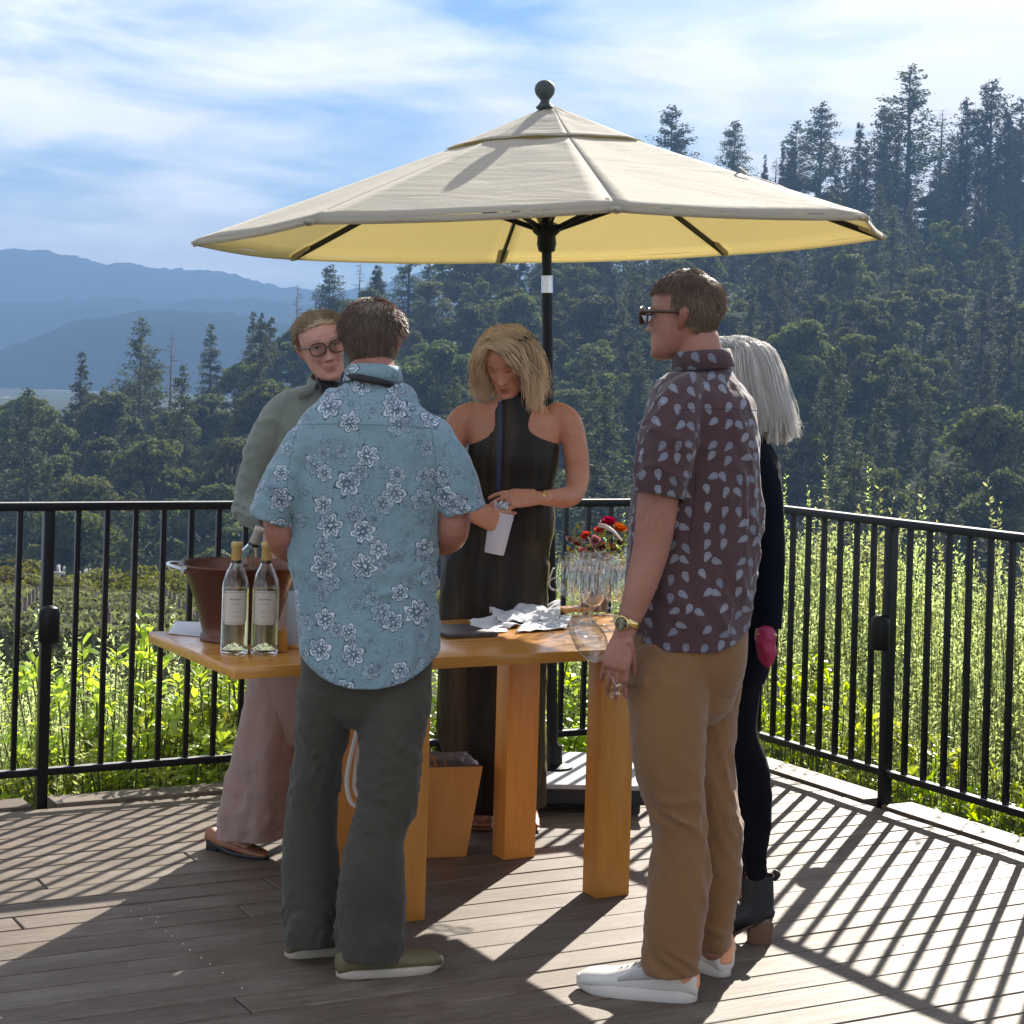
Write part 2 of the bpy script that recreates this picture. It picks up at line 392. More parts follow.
def oak(i,label):
    rg=np.random.default_rng(100+i); parts=[]; root=thing('broadleaf_tree',label,'tree')
    hgt=rg.uniform(9.5,12.5); nb=44+i*6
    tr=[tube_np((0,0,-1),(.2,.1,hgt*.45),.32,.2,7)]; leaves=[]
    for k in range(nb):
        a=rg.uniform(0,6.283); rr=rg.uniform(0,1)**.6*3.7; z=hgt*(.22+.74*rg.uniform(0,1)); rr*=1.1-.55*(z/hgt)**2; rr*=math.sqrt(max(.15,1-((z/hgt-.5)/.58)**2))
        c=np.array([rr*math.cos(a),rr*math.sin(a),z]); rad=rg.uniform(.5,1.25)
        n=int(260*rad**1.6); d=rg.normal(size=(n,3)); d/=np.linalg.norm(d,axis=1)[:,None]; d[:,2]=np.abs(d[:,2])*rg.choice([1,1,1,-.6],n)
        pos=c+d*rad*rg.uniform(.55,1.08,(n,1))*np.array([1,1,.75])
        nn=d+rg.normal(size=(n,3))*.55; nn/=np.linalg.norm(nn,axis=1)[:,None]
        leaves.append(quads(pos,nn,rg.uniform(.11,.25,n),1.0,rg))
        tr.append(tube_np((.2,.1,hgt*.35+rg.uniform(-1,1.5)),c,.12,.03,4))
    V,Q=join_np(leaves); np_mesh('crown',V,Q,oakm[i%3],root)
    V,Q=join_np(tr); np_mesh('trunk',V,Q,bark,root); root['h']=hgt; return root
def conifer(i,label,hgt=22,spread=4.2,dens=1.0,start=.12,name='conifer_tree',dead=False,droop=.25):
    rg=np.random.default_rng(200+i); root=thing(name,label,'tree'); tr=[tube_np((0,0,-1.5),(0,0,hgt*.55),.3,.17,7),tube_np((0,0,hgt*.55),(.1,0,hgt),.17,.03,6)]; lv=[]
    nw=int(hgt*1.7)
    for k in range(nw):
        z=start+(1-start)*(k+rg.uniform(0,1))/nw; L0=spread*(1-z)**.75*(.55+.45*min(1,(z-start)*4+.3))
        for b in range(rg.integers(3,6)):
            if rg.uniform()>dens*.9+.1: continue
            a=rg.uniform(0,6.283); L=L0*rg.uniform(.45,1.12)+.35; p0=np.array([0,0,z*hgt]); dr=np.array([math.cos(a),math.sin(a),rg.uniform(-.1,.25)+(.35 if droop==0 else 0)*z]); 
            p1=p0+dr*L; p1[2]-=droop*L*rg.uniform(.3,1.2)
            tr.append(tube_np(p0,p1,.05,.012,3))
            if dead:
                for q in range(3): 
                    s=rg.uniform(.3,1); pp=p0+(p1-p0)*s; tr.append(tube_np(pp,pp+rg.normal(size=3)*.45,.02,.008,3))
                continue
            n=max(8,int(L*26*dens)); s=rg.uniform(.12,1.05,n)**.8; pos=p0+(p1-p0)*s[:,None]+rg.normal(size=(n,3))*np.array([.26,.26,.34])*(.45+L*.16)
            nn=rg.normal(size=(n,3))*.7+np.array([0,0,.8]); nn/=np.linalg.norm(nn,axis=1)[:,None]
            lv.append(quads(pos,nn,rg.uniform(.10,.24,n),1.15,rg))
    if lv: V,Q=join_np(lv); np_mesh('crown',V,Q,firm,root)
    V,Q=join_np(tr); np_mesh('branches' if dead else 'trunk',V,Q,deadm if dead else bark,root); root['h']=hgt; return root
OAKS=[oak(i,'rounded broadleaf tree in the wooded hillside beyond the railing') for i in range(4)]
FIRS=[conifer(i,'dark conifer among the broadleaf trees of the hillside',20+i*2,3.4,1.0,.08) for i in range(2)]
PINES=[conifer(10+i,'',24,6.0,.8,.30 if i else .18,'pine_tree',droop=.0) for i in range(3)]
DEAD=[conifer(20,'',20,3.4,.55,.25,'dead_tree',True,.1)]
used=set(); placed=[]
def place(proto,x,y,h,z=None,label=None,group=None,cat=None,rz=None,wide=1.0):
    o=proto if proto.name not in used else copy_tree(proto); used.add(proto.name); placed.append((x,y))
    s=h/proto['h']; wide=wide*(1.75 if 'pine' in proto.name else 1.4 if 'dead' in proto.name else 1.0); o.location=(x,y,(land(x,y) if z is None else z)-.3); o.scale=(s*wide,s*wide,s); o.rotation_euler=(0,0,random.uniform(0,6.28) if rz is None else rz)
    if label: o['label']=label
    if group: o['group']=group
    return o
def skyline(proto,px,py,d,label,wide=1.0,group=None):
    p=P(px,py,d); z=land(p.x,p.y); place(proto,p.x,p.y,p.z-z+.3,label=label,wide=wide,group=group)
skyline(PINES[0],911,68,395,'tallest pine on the ridge at right, standing above its neighbours',1.0)
skyline(PINES[1],992,80,400,'dense pointed pine with twin top near right edge of the ridge',.85)
skyline(PINES[2],968,100,402,'slightly shorter pine just left of the twin topped pine on the ridge',.8)
skyline(PINES[0],1022,100,395,'pine cut by the right edge of the photo on the ridge',.85)
skyline(PINES[2],885,108,400,'slim pine just left of the tallest pine on the ridge',.7)
skyline(FIRS[0],860,122,398,'short dark pointed conifer between two gaps on the right ridge',.95)
skyline(PINES[1],822,103,398,'tall open pine, right one of the pair above the umbrella tip',.9)
skyline(PINES[0],797,122,402,'shorter pine, left one of the pair above the umbrella tip',.8)
skyline(PINES[2],735,122,395,'lone thin pine above the right slope of the umbrella, right of another',.75)
skyline(PINES[1],673,106,392,'lone pine above the right slope of the umbrella, nearest its top',.8)
skyline(DEAD[0],942,110,400,'bare thin tree standing between the tall pines on the ridge',1.0)
skyline(DEAD[0],776,158,400,'small bare tree low beside the pair of pines on the ridge',1.0)
skyline(FIRS[1],82,352,225,'dark pointed conifer at far left in front of the valley',1.1)
skyline(PINES[0],142,320,232,'open branched conifer standing tallest at left before the blue mountains',.75)
skyline(DEAD[0],172,333,236,'bare grey tree beside the tallest conifer at left',.7)
skyline(PINES[1],330,265,300,'open pine on the ridge just above the heads of the people at left',.85)
skyline(DEAD[0],298,285,300,'bare thin tree rising left of the ridge pine over the left woman',.8)
skyline(DEAD[0],360,262,305,'bare thin tree rising right of the ridge pine over the left man',.8)
skyline(FIRS[0],262,312,285,'small conifer at the crest between valley and ridge at left',.9)
rsk=random.Random(8)
for k in range(26):
    px=rsk.uniform(745,1060); d=rsk.uniform(385,418); line=185-(px-745)*.16; skyline(rsk.choice(FIRS),px,line-rsk.uniform(2,38),d,'smaller dark conifer filling the treeline of the right ridge',rsk.uniform(.6,1.0),'small conifers along the ridge treeline')
# hillside wood: individual trees, the nearest first
cnt=0; tries=0
CAN=[(-60,395),(0,402),(60,404),(110,384),(150,368),(200,352),(240,325),(300,300),(340,285),(400,262),(460,240),(560,215),(700,182),(760,182),(830,172),(900,152),(1024,130),(1100,120)]
rows=[]
D=132
while D<460: rows.append(D); D+=8.5+D*.012
for D in rows:
    x=-D*.31+random.uniform(0,6)
    while x<D*.30 and cnt<430:
        xx=x+random.uniform(-2.5,2.5); yy=D+random.uniform(-4,4); x+=random.uniform(8.2,12.5)
        u=F*xx/yy; dc=lerp(CREST,u,1)
        if yy>dc+6: continue
        
        h=random.uniform(8.5,13.5); z=land(xx,yy)
        # keep the canopy outline where the photo has it
        ytop=CY+ (H-(z+h))/yy*F+ u*SR; lim=lerp(CAN,u+CX,1)
        if ytop<lim-6:
            h=H-z+( (CY-lim)+u*SR+random.uniform(-6,10))*yy/F
            if h<5: continue
        right=u>50
        pr=random.random()
        if pr<(.72 if u>150 else .5 if right else .27): place(random.choice(FIRS),xx,yy,h*random.uniform(1.1,1.45),label='dark conifer among the broadleaf trees of the wooded hillside',group='conifers of the hillside wood',wide=random.uniform(1.1,1.6))
        else: place(random.choice(OAKS),xx,yy,h,label='rounded broadleaf tree in the wooded hillside beyond the railing',group='broadleaf trees of the hillside wood',wide=random.uniform(.95,1.25))
        cnt+=1
print('hill trees',cnt)
for p in OAKS+FIRS:
    if p.name in used: pass
# undergrowth and small trees that read as one mass
rg=np.random.default_rng(5); L=[]
for k in range(9000):
    pass
n=90000; yy=128+330*rg.uniform(0,1,n)**.8; xx=(rg.uniform(-.32,.32,n))*yy
pos=[];keep=0
for a,b in zip(xx,yy):
    u=F*a/b
    if b>lerp(CREST,u,1)+8: continue
    pos.append((a,b,land(a,b)))
pos=np.array(pos); bump_=np.array([max(0,n3((p[0],p[1],2),.16)+.35) for p in pos]); pos[:,2]+=rg.uniform(0,1,len(pos))*(1.0+bump_*4.2)
nn=rg.normal(size=pos.shape)*.6+np.array([0,-.3,.8]); nn/=np.linalg.norm(nn,axis=1)[:,None]
V,Q=quads(pos,nn,rg.uniform(.2,.5,len(pos)),1.0,rg); u_=np_mesh('undergrowth',V,Q,oakm[2]); tag(u_,'dark scrub filling the ground between the hillside trees',kind='stuff')
# ---------------------------------------------------------------- plants just outside the deck
def blades(C,Dr,L,W,rng):
    """narrow pointed leaves from C along Dr"""
    n=len(C); r=rng.normal(size=(n,3)); s=np.cross(Dr,r); s/=np.linalg.norm(s,axis=1)[:,None]+1e-9
    L=L[:,None] if np.ndim(L) else L; W=W[:,None] if np.ndim(W) else W
    V=np.stack([C,C+Dr*L*.45+s*W,C+Dr*L,C+Dr*L*.45-s*W],1).reshape(-1,3); return V,np.arange(n*4).reshape(-1,4)
sprigm=leafy('sprig_leaves',(.40,.45,.22),(.50,.54,.29),.5,vs=4,tcol=(1.25,1.3,.85))
greym=leafy('grey_green_sprigs',(.38,.44,.26),(.60,.64,.44),.5,vs=4,tcol=(1.4,1.5,.9))
laurm=leafy('laurel_leaves',(.24,.34,.04),(.42,.50,.07),.6,rough=.4,vs=3,tcol=(1.5,1.4,.5),spec=.25)
stemm=simple('green_stems',(.12,.14,.05),.8)
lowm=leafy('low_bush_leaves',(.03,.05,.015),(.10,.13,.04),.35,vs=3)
def sprig_plant(i,mat,label,name='sprig_shrub',ns=75,hh=1.5):
    rg=np.random.default_rng(300+i); root=thing(name,label,'shrub'); st=[];lv=[]
    for k in range(ns):
        a=rg.uniform(0,6.283); r=rg.uniform(0,.30); p=np.array([r*math.cos(a),r*math.sin(a),0.]); h=hh*rg.uniform(.6,1.0)*(1.14 if rg.uniform()<.06 else 1)
        lean=rg.uniform(.02,.28); top=p+np.array([math.cos(a)*lean*h*.6+rg.normal()*.06,math.sin(a)*lean*h*.6+rg.normal()*.06,h]); mid=(p+top)/2+np.array([rg.normal()*.02,rg.normal()*.02,0])
        st.append(tube_np(p,mid,.004,.003,3)); st.append(tube_np(mid,top,.003,.0012,3))
        n=int(160*h/hh+8); s=rg.uniform(.12,1.0,n); c=np.where(s[:,None]<.5,p+(mid-p)*s[:,None]*2,mid+(top-mid)*(s[:,None]*2-1))
        d=rg.normal(size=(n,3))*np.array([.75,.75,.4])+np.array([0,0,.75]); d/=np.linalg.norm(d,axis=1)[:,None]
        lv.append(blades(c,d,rg.uniform(.018,.038,n)*(1.15-.5*s),rg.uniform(.0024,.0046,n),rg))
    V,Q=join_np(lv); np_mesh('leaves',V,Q,mat,root); V,Q=join_np(st); np_mesh('stem',V,Q,stemm,root); root['h']=hh; return root
def laurel(i,mat,label,hh=1.0,rad=.42,n=150,name='laurel_bush',leaf=.068):
    rg=np.random.default_rng(400+i); root=thing(name,label,'bush'); st=[];V_=[];Q_=[];o=0
    for k in range(n):
        d=rg.normal(size=3); d/=np.linalg.norm(d); d[2]=abs(d[2]); tip=np.array([d[0]*rad,d[1]*rad,.12+hh*(.15+.85*rg.uniform(.15,1)*math.sqrt(max(.05,1-.55*(d[0]**2+d[1]**2))))]); tip[:2]*=rg.uniform(.5,1.1)
        base=np.array([tip[0]*.25,tip[1]*.25,0]); st.append(tube_np(base,tip,.006,.003,3))
        up=(tip-base);up/=np.linalg.norm(up)
        for j in range(rg.integers(7,12)):
            a=j*2.4+rg.uniform(0,.6); h0=np.cross(up,[math.cos(a),math.sin(a),.01]); h0/=np.linalg.norm(h0)+1e-9
            dr=h0*.85+up*rg.uniform(.05,.8); dr/=np.linalg.norm(dr); L=leaf*rg.uniform(.65,1.2); W=L*.17; s=np.cross(dr,up); s/=np.linalg.norm(s)+1e-9; nn=np.cross(s,dr)
            c=tip-up*rg.uniform(0,.05)
            pts=[c,c+dr*L*.3+s*W*.8+nn*W*.3,c+dr*L*.65+s*W*.9+nn*W*.2,c+dr*L-nn*L*.12,c+dr*L*.65-s*W*.9+nn*W*.2,c+dr*L*.3-s*W*.8+nn*W*.3,c+dr*L*.5+nn*0.0]
            V_+=pts; Q_+=[[o,o+1,o+6,o+5],[o+1,o+2,o+6,o+6],[o+2,o+3,o+4,o+6],[o+6,o+4,o+5,o+5]]; o+=7
    me=bpy.data.meshes.new('leaves'); fs=[tuple(dict.fromkeys(q)) for q in Q_]; me.from_pydata([tuple(p) for p in V_],[],fs); me.materials.append(mat); me.update()
    lo=bpy.data.objects.new('leaves',me); COL.objects.link(lo); lo.parent=root
    V,Q=join_np(st); np_mesh('stem',V,Q,stemm,root); root['h']=hh; return root
SPR=[sprig_plant(i,sprigm,'upright light green sprig shrub growing outside the right railing') for i in range(3)]
SPG=[sprig_plant(5+i,greym,'pale grey green sprig shrub growing beyond the left railing',hh=1.5) for i in range(2)]
LAU=[laurel(i,laurm,'laurel bush with glossy yellow green leaves behind the left railing') for i in range(2)]
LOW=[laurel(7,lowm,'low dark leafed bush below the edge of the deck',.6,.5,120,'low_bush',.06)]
def put(proto,s,o,side,z,h,label,group,wide=1.0):
    """side 'L': along the far rail, s metres left of the corner; 'R': along the right rail, s metres nearer"""
    p=(C0-E1*s+N1*o) if side=='L' else (C0-N1*s+E1*o)
    ob=proto if proto.name not in used else copy_tree(proto); used.add(proto.name)
    k=h/proto['h']; ob.location=(p.x,p.y,z); ob.scale=(k*wide,k*wide,k); ob.rotation_euler=(0,0,random.uniform(0,6.28)); ob['label']=label; ob['group']=group
    return ob
gR='light green sprig shrubs outside the right railing'; gL='pale sprig shrubs beyond the left railing'
for row,(o,z,h) in enumerate([(.9,-1.2,1.66),(1.2,-1.2,1.84),(1.6,-1.2,2.02),(2.1,-1.2,2.14),(2.7,-1.2,2.2)]):
    s=-3.2-row*.3
    while s<4.2:
        hh=h*random.uniform(.86,1.06)+(.14 if s>.5 and row>2 else 0)-(.26 if s<.35 else .12 if s<.9 else 0)
        put(random.choice(SPR),s+random.uniform(-.1,.1),o+random.uniform(-.15,.15),'R',z,hh,'upright light green sprig shrub growing outside the right railing',gR,1.0)
        s+=.28
for row,(o,z,h) in enumerate([(.75,-1.3,1.5),(1.1,-1.3,1.65),(1.5,-1.35,1.75),(2.1,-1.4,1.75),(2.8,-1.5,1.85),(3.7,-1.7,1.75)]):
    s=(2.75 if row<2 else .8)+row*.2
    while s<5.6:
        put(random.choice(SPG if random.random()<.75 else SPR),s+random.uniform(-.15,.15),o+random.uniform(-.2,.2),'L',z,h*random.uniform(.8,1.12)*(1 if s>2.2 else .85),'pale grey green sprig shrub growing beyond the left railing',gL,1.25)
        s+=.5
gB='bright laurel bushes behind the left railing'
for s,o,z,h in [(2.72,.62,-1.0,.95),(2.45,.5,-1.0,1.2),(2.2,.7,-.95,1.35),(1.95,.5,-1.0,1.3),(1.7,.7,-1.0,1.4),(2.35,.95,-1.0,1.45),(1.45,.55,-1.0,1.4),(1.15,.6,-1.0,1.3),(3.05,.4,-1.0,.75),(.75,.5,-1.0,1.35),(.45,.55,-1.0,1.2),(2.6,.35,-1.0,1.0),(2.0,.35,-1.0,1.0)]:
    put(random.choice(LAU),s,o,'L',z,h,'laurel bush with glossy yellow green leaves behind the left railing',gB,.95)
for s,o,z,h in [(.1,.55,-1.0,1.2),(.45,.58,-1.0,1.12),(.8,.55,-1.0,1.02),(1.0,.52,-1.0,1.06),(1.3,.50,-1.0,1.02),(-.3,.6,-1.0,1.3)]:
    put(random.choice(LAU),s,o,'R',z,h,'laurel bush with glossy yellow green leaves low outside the right railing','bright laurel bushes outside the right railing',.72)
for k in range(12):
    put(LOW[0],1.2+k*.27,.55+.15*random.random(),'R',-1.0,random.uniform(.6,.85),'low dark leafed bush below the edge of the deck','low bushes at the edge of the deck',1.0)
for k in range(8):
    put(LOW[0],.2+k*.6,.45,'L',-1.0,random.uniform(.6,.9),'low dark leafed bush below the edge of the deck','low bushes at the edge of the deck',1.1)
for p in SPR+SPG+LAU+LOW+OAKS+FIRS+PINES+DEAD:
    if p.name not in used: bpy.data.objects.remove(p)
# olive grove shrubs and vineyard rows lower down the slope
hedgem=leafy('sunlit_bush_leaves',(.07,.075,.02),(.17,.16,.05),.35)
def round_bush(i):
    rg=np.random.default_rng(500+i); root=thing('round_bush','','bush'); L=[]
    for k in range(9):
        c=np.array([rg.uniform(-1.6,1.6),rg.uniform(-1.6,1.6),rg.uniform(.5,1.9)]); n=330; d=rg.normal(size=(n,3)); d/=np.linalg.norm(d,axis=1)[:,None]
        nn=d+rg.normal(size=(n,3))*.5; nn/=np.linalg.norm(nn,axis=1)[:,None]; L.append(quads(c+d*rg.uniform(.7,1.1)*np.array([1,1,.9]),nn,rg.uniform(.07,.15,n),1.0,rg))
    V,Q=join_np(L); np_mesh('leaves',V,Q,hedgem,root); np_mesh('stem',*tube_np((0,0,-.5),(0,0,1.5),.12,.05,6),bark,root); return root
BB=[round_bush(0),round_bush(1)]
for k in range(34):
    x0=random.uniform(-19,3); y=random.uniform(56,67); 
    
    b=BB[k] if k<2 else copy_tree(random.choice(BB)); b.location=(x0,y,land(x0,y)-.4); b.scale=(random.uniform(.7,1.15),)*2+(random.uniform(.55,.9),); b.rotation_euler=(0,0,random.uniform(0,6))
    b['label']='rounded olive green bush in the sunlit strip beyond the grasses'; b['group']='rounded bushes in the sunlit strip'
vinem=leafy('vine_leaves',(.09,.10,.07),(.19,.195,.15),.3)
for k in range(9):
    y0=31+k*2.3; x0=-9.5-k*.5; x1=-2.5-k*.5; n=5200; rg=np.random.default_rng(600+k)
    x=rg.uniform(x0,x1,n); y=y0+(x-x0)*-.25+rg.normal(size=n)*.12; z=np.array([land(a,b) for a,b in zip(x,y)])+rg.uniform(.25,1.15,n)
    nn=rg.normal(size=(n,3)); nn/=np.linalg.norm(nn,axis=1)[:,None]; V,Q=quads(np.stack([x,y,z],1),nn,rg.uniform(.05,.1,n),1,rg)
    r_=thing('vine_row','grey row of vines on the slope seen between the left balusters','vineyard row',(0,0,0),'vineyard rows down the slope'); np_mesh('leaves',V,Q,vinem,r_)
    ps=[tube_np((a,y0+(a-x0)*-.25,land(a,y0)-.2),(a,y0+(a-x0)*-.25,land(a,y0)+1.4),.04,.04,5) for a in np.arange(x0,x1,1.6)]; V,Q=join_np(ps); np_mesh('stakes',V,Q,deadm,r_)['kind']='stuff'
polem=simple('pole_wood',(.42,.42,.40),.8)
for i,(px,ty,by,d,lab) in enumerate([(58.5,565,600,85,'left one of two pale utility poles with two crossarms in the valley'),(86,569,612,90,'right one of two pale utility poles, crossarms seen at an angle')]):
    tp=P(px,ty,d); z0=land(tp.x,tp.y)-.3; r_=thing('utility_pole',lab,'utility pole',(tp.x,tp.y,z0)); hh=tp.z-z0
    mb=MB(); rod(mb,(0,0,0),(0,0,hh),.12,.08,8); mb.build('pole',polem,r_)
    for q,(dz,l) in enumerate(((.35,.6),(.85,.8))):
        mb=MB(); M=Matrix.Rotation(R(8 if i==0 else 40),3,'Z')@Matrix.Rotation(R(3 if i==0 else -12),3,'Y'); box(mb,(0,-.14,hh-dz),(l*1.1,.12,.14),M)
        for xx in (-.5,0.,.5): v=M@Vector((xx*l*.9,-.0,.12)); rod(mb,Vector((0,-.14,hh-dz))+v,Vector((0,-.14,hh-dz+.2))+v,.06,.05,6)
        mb.build('crossarm',polem,r_)
# flowering plants close behind the table items (orange bloom seen left of the pail)
# ---------------------------------------------------------------- deck
m,nt_,out=new_mat('weathered_boards'); T=NT(nt_); uv=T.uv(); ge=T.n('ShaderNodeNewGeometry'); rnd=ge.outputs['Random Per Island']
cbx=T.n('ShaderNodeCombineXYZ'); T.set(cbx.inputs[0],T.m('MULTIPLY',rnd,37.0)); T.set(cbx.inputs[1],T.m('MULTIPLY',rnd,19.0))
uvr=T.vm('ADD',uv,cbx.outputs[0])
grain=T.noise(T.map(uvr,scale=(1.4,26,1)),2.2,7,.65,.5); fine=T.noise(T.map(uvr,scale=(6,160,1)),1.5,3,.6); blot=T.noise(T.map(uvr,scale=(1,2.5,1)),3.0,5,.6)
base=T.ramp(rnd,[(0,(.115,.080,.054)),(.35,(.150,.110,.076)),(.7,(.175,.132,.094)),(1,(.145,.095,.062))])
c=T.mix(T.ramp(grain,[(.35,(0,0,0)),(.68,(1,1,1))]),T.mix(.6,base,(.055,.042,.033,1)),base)
c=T.mix(T.m('MULTIPLY',T.m('SUBTRACT',blot,.45,clamp=True),2.2),c,(.26,.22,.18,1))
c=T.mix(T.m('MULTIPLY',T.m('SUBTRACT',fine,.45,clamp=True),3.0),c,(.05,.036,.026,1)); c=T.mix(T.m('MULTIPLY',T.m('SUBTRACT',T.noise(T.map(uvr,scale=(2.5,90,1)),3.1,4,.7),.52,clamp=True),3.5),c,(.27,.22,.17,1))
st_=T.m('GREATER_THAN',T.noise(uvr,9,2,.4),.70); c=T.mix(T.m('MULTIPLY',st_,.35),c,(.06,.05,.04,1))
hgt=T.m('ADD',T.m('MULTIPLY',grain,.7),T.m('MULTIPLY',fine,.3))
x_=T.pbr(out,Base_Color=c,Roughness=T.m('ADD',T.m('MULTIPLY',grain,.3),.48),Normal=T.bump(hgt,.8,.004)); x_.node.inputs['Specular IOR Level'].default_value=.3
DECKM=m
mb=MB(); rs=random.Random(3)
def plank(mb,s0,s1,t0,t1,z,th=.03,g=.0025):
    """board between s0..s1 along the boards and t0..t1 across"""
    a0,a1,b0,b1=s0+g,s1-g,t0+g,t1-g; ch=.003
    tw=rs.uniform(-.0008,.0008)
    vs=[]
    for (sa,ta,zz) in [(a0,b0,z-th),(a1,b0,z-th),(a1,b1,z-th),(a0,b1,z-th),(a0,b0,z-ch),(a1,b0,z-ch),(a1,b1,z-ch),(a0,b1,z-ch),(a0+ch,b0+ch,z+tw),(a1-ch,b0+ch,z+tw),(a1-ch,b1-ch,z-tw),(a0+ch,b1-ch,z-tw)]:
        vs.append(DK(sa,ta,zz))
    fs=[(8,9,10,11)]+[(4+i,4+(i+1)%4,8+(i+1)%4,8+i) for i in range(4)]+[(i,(i+1)%4,4+(i+1)%4,4+i) for i in range(4)]
    uvs=[]
    for f in fs: uvs.append([((vs[k]-C0).dot(E1),(vs[k]-C0).dot(N1)) for k in f])
    mb.add(vs,fs,uvs)
BW=.128; t=.06; k=0
while t<9.2:
    s=.06; 
    while s<8.2:
        L=rs.choice([2.4,3.0,3.6,4.2,4.8])*rs.uniform(.9,1.1); e=min(8.2,s+L); plank(mb,s,e,t,t+BW,0); s=e
    t+=BW; k+=1
deck=mb.build('deck',DECKM,smooth=False); tag(deck,kind='structure')
mb=MB()
s=-.10
for seg in [(-.10,1.20),(1.20,2.84),(2.92,4.3),(4.38,8.2)]: plank(mb,seg[0],seg[1],-.085,.055,.012,.05)
seg_t=[(.06,1.06),(1.16,2.55),(2.64,5.5),(5.5,9.2)]
def plank_t(mb,t0,t1,s0,s1,z,th):
    vs=[DK(a,b,c) for c in (z-th,z) for (a,b) in ((s0,t0),(s1,t0),(s1,t1),(s0,t1))]
    mb.add(vs,[(4,5,6,7),(0,1,5,4),(1,2,6,5),(2,3,7,6),(3,0,4,7)],[[((vs[k]-C0).dot(N1),(vs[k]-C0).dot(E1)) for k in f] for f in [(4,5,6,7),(0,1,5,4),(1,2,6,5),(2,3,7,6),(3,0,4,7)]])
for a,b in seg_t: plank_t(mb,a+.002,b-.002,-.085,.055,.012,.05)
eo=mb.build('deck_edge_boards',DECKM,smooth=False); tag(eo,kind='structure')
# frame under the deck edge
mb=MB(); dk2=simple('deck_frame',(.06,.05,.045),.8)
for (a,b) in ((DK(-.07,-.06,-.16),DK(8.2,-.06,-.16)),(DK(-.07,-.06,-.16),DK(-.07,9.2,-.16))):
    d=(b-a); M=Matrix.Rotation(math.atan2(d.y,d.x),3,'Z'); box(mb,(a+b)/2,(d.length,.04,.24),M)
fo=mb.build('deck_frame',dk2,smooth=False); tag(fo,kind='structure')
# ---------------------------------------------------------------- railings
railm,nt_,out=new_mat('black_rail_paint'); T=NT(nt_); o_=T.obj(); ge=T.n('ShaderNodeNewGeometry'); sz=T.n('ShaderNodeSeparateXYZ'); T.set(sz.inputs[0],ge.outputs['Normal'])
top_glint=T.m('MULTIPLY',T.m('MULTIPLY',T.m('SUBTRACT',sz.outputs[2],.8),8.0,clamp=True),T.m('ADD',.55,T.m('MULTIPLY',T.noise(o_,30,4),.6)))   # bright highlight of level tops, painted pale into the base colour
x_=T.pbr(out,Base_Color=T.mix(top_glint,(.003,.0035,.006,1),(.30,.30,.31,1)),Roughness=T.m('ADD',.36,T.m('MULTIPLY',top_glint,.4))); x_.node.inputs['Specular IOR Level'].default_value=.3
capm=simple('lamp_black',(.003,.003,.004),.45,spec=.3)
def railing(name,label,org,dr,inn,length,posts,start=0.0):
    root=thing(name,label,'railing',tuple(org)); ang=math.atan2(dr.y,dr.x); M=Matrix.Rotation(ang,3,'Z')
    def L(s,z,q=0.0): return dr*s+inn*q+Vector((0,0,z))
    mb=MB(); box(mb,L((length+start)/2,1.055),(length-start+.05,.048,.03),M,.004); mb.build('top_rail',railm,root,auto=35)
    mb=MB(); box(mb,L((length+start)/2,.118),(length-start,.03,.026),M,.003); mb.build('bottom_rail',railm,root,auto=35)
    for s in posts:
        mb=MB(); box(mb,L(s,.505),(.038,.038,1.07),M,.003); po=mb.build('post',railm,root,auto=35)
        if s>0.5:
            mb=MB(); prof=[(.0,.71),(.018,.708),(.034,.695),(.037,.68),(.037,.585),(.033,.58),(0,.58)]
            lathe(mb,prof,L(s,0,.042),n=20); box(mb,L(s,.632,.022),(.035,.03,.07),M,.003); lp=mb.build('deck_lamp',capm,po,auto=40)
    # balusters between posts at even spacing
    pp=sorted(posts); 
    if pp[0]>start+.2: pp=[start]+pp
    edges=[(a,b) for a,b in zip(pp,pp[1:])]+([(pp[-1],length)] if length-pp[-1]>.2 else [])
    for a,b in edges:
        n=max(1,round((b-a)/.1035)-1); st=(b-a)/(n+1) if b in pp else .1035
        for k in range(1,n+1):
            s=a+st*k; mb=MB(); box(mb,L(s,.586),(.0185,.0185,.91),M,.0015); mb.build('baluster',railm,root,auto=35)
    return root
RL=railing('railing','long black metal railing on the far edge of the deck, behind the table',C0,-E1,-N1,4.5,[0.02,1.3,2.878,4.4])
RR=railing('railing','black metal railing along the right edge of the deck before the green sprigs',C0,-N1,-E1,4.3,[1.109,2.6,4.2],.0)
# ---------------------------------------------------------------- umbrella
def canopy_mat(name):
    m,nt_,out=new_mat(name); T=NT(nt_); o=T.obj()
    c=T.mix(T.noise(o,2.5,5),(.50,.475,.42,1),(.57,.545,.485,1))
    wv=T.noise(T.map(T.uv(),scale=(1,1,1)),420,2); cr=T.noise(T.map(o,scale=(1.5,1.5,14)),1.6,4,.6,.6)
    d=T.pbr(None,Base_Color=c,Roughness=.8,Normal=T.bump(T.m('ADD',T.m('MULTIPLY',wv,.1),cr),.6,.014)); d.node.inputs['Sheen Weight'].default_value=.2
    t=T.n('ShaderNodeBsdfTranslucent'); t.inputs[0].default_value=(.86,.76,.46,1)
    mx=T.n('ShaderNodeMixShader'); mx.inputs[0].default_value=CANOPY_T
    nt_.links.new(d,mx.inputs[1]); nt_.links.new(t.outputs[0],mx.inputs[2]); nt_.links.new(mx.outputs[0],out.inputs[0]); return m
CAN_=canopy_mat('canvas'); blackm=simple('black_metal',(.003,.003,.005),.4,spec=.3); chrome=simple('bright_metal',(.6,.6,.6),.25,metal=1.0)
verdi=simple('aged_finial',(.035,.05,.05),.55,var=.4,vscale=30)
UC=Vector((.117,7.0,2.08)); UR=1.28; UPH=3.284; TX,TY=.047,.005; APEX=2.555
base_=Vector((.195,7.05,0))
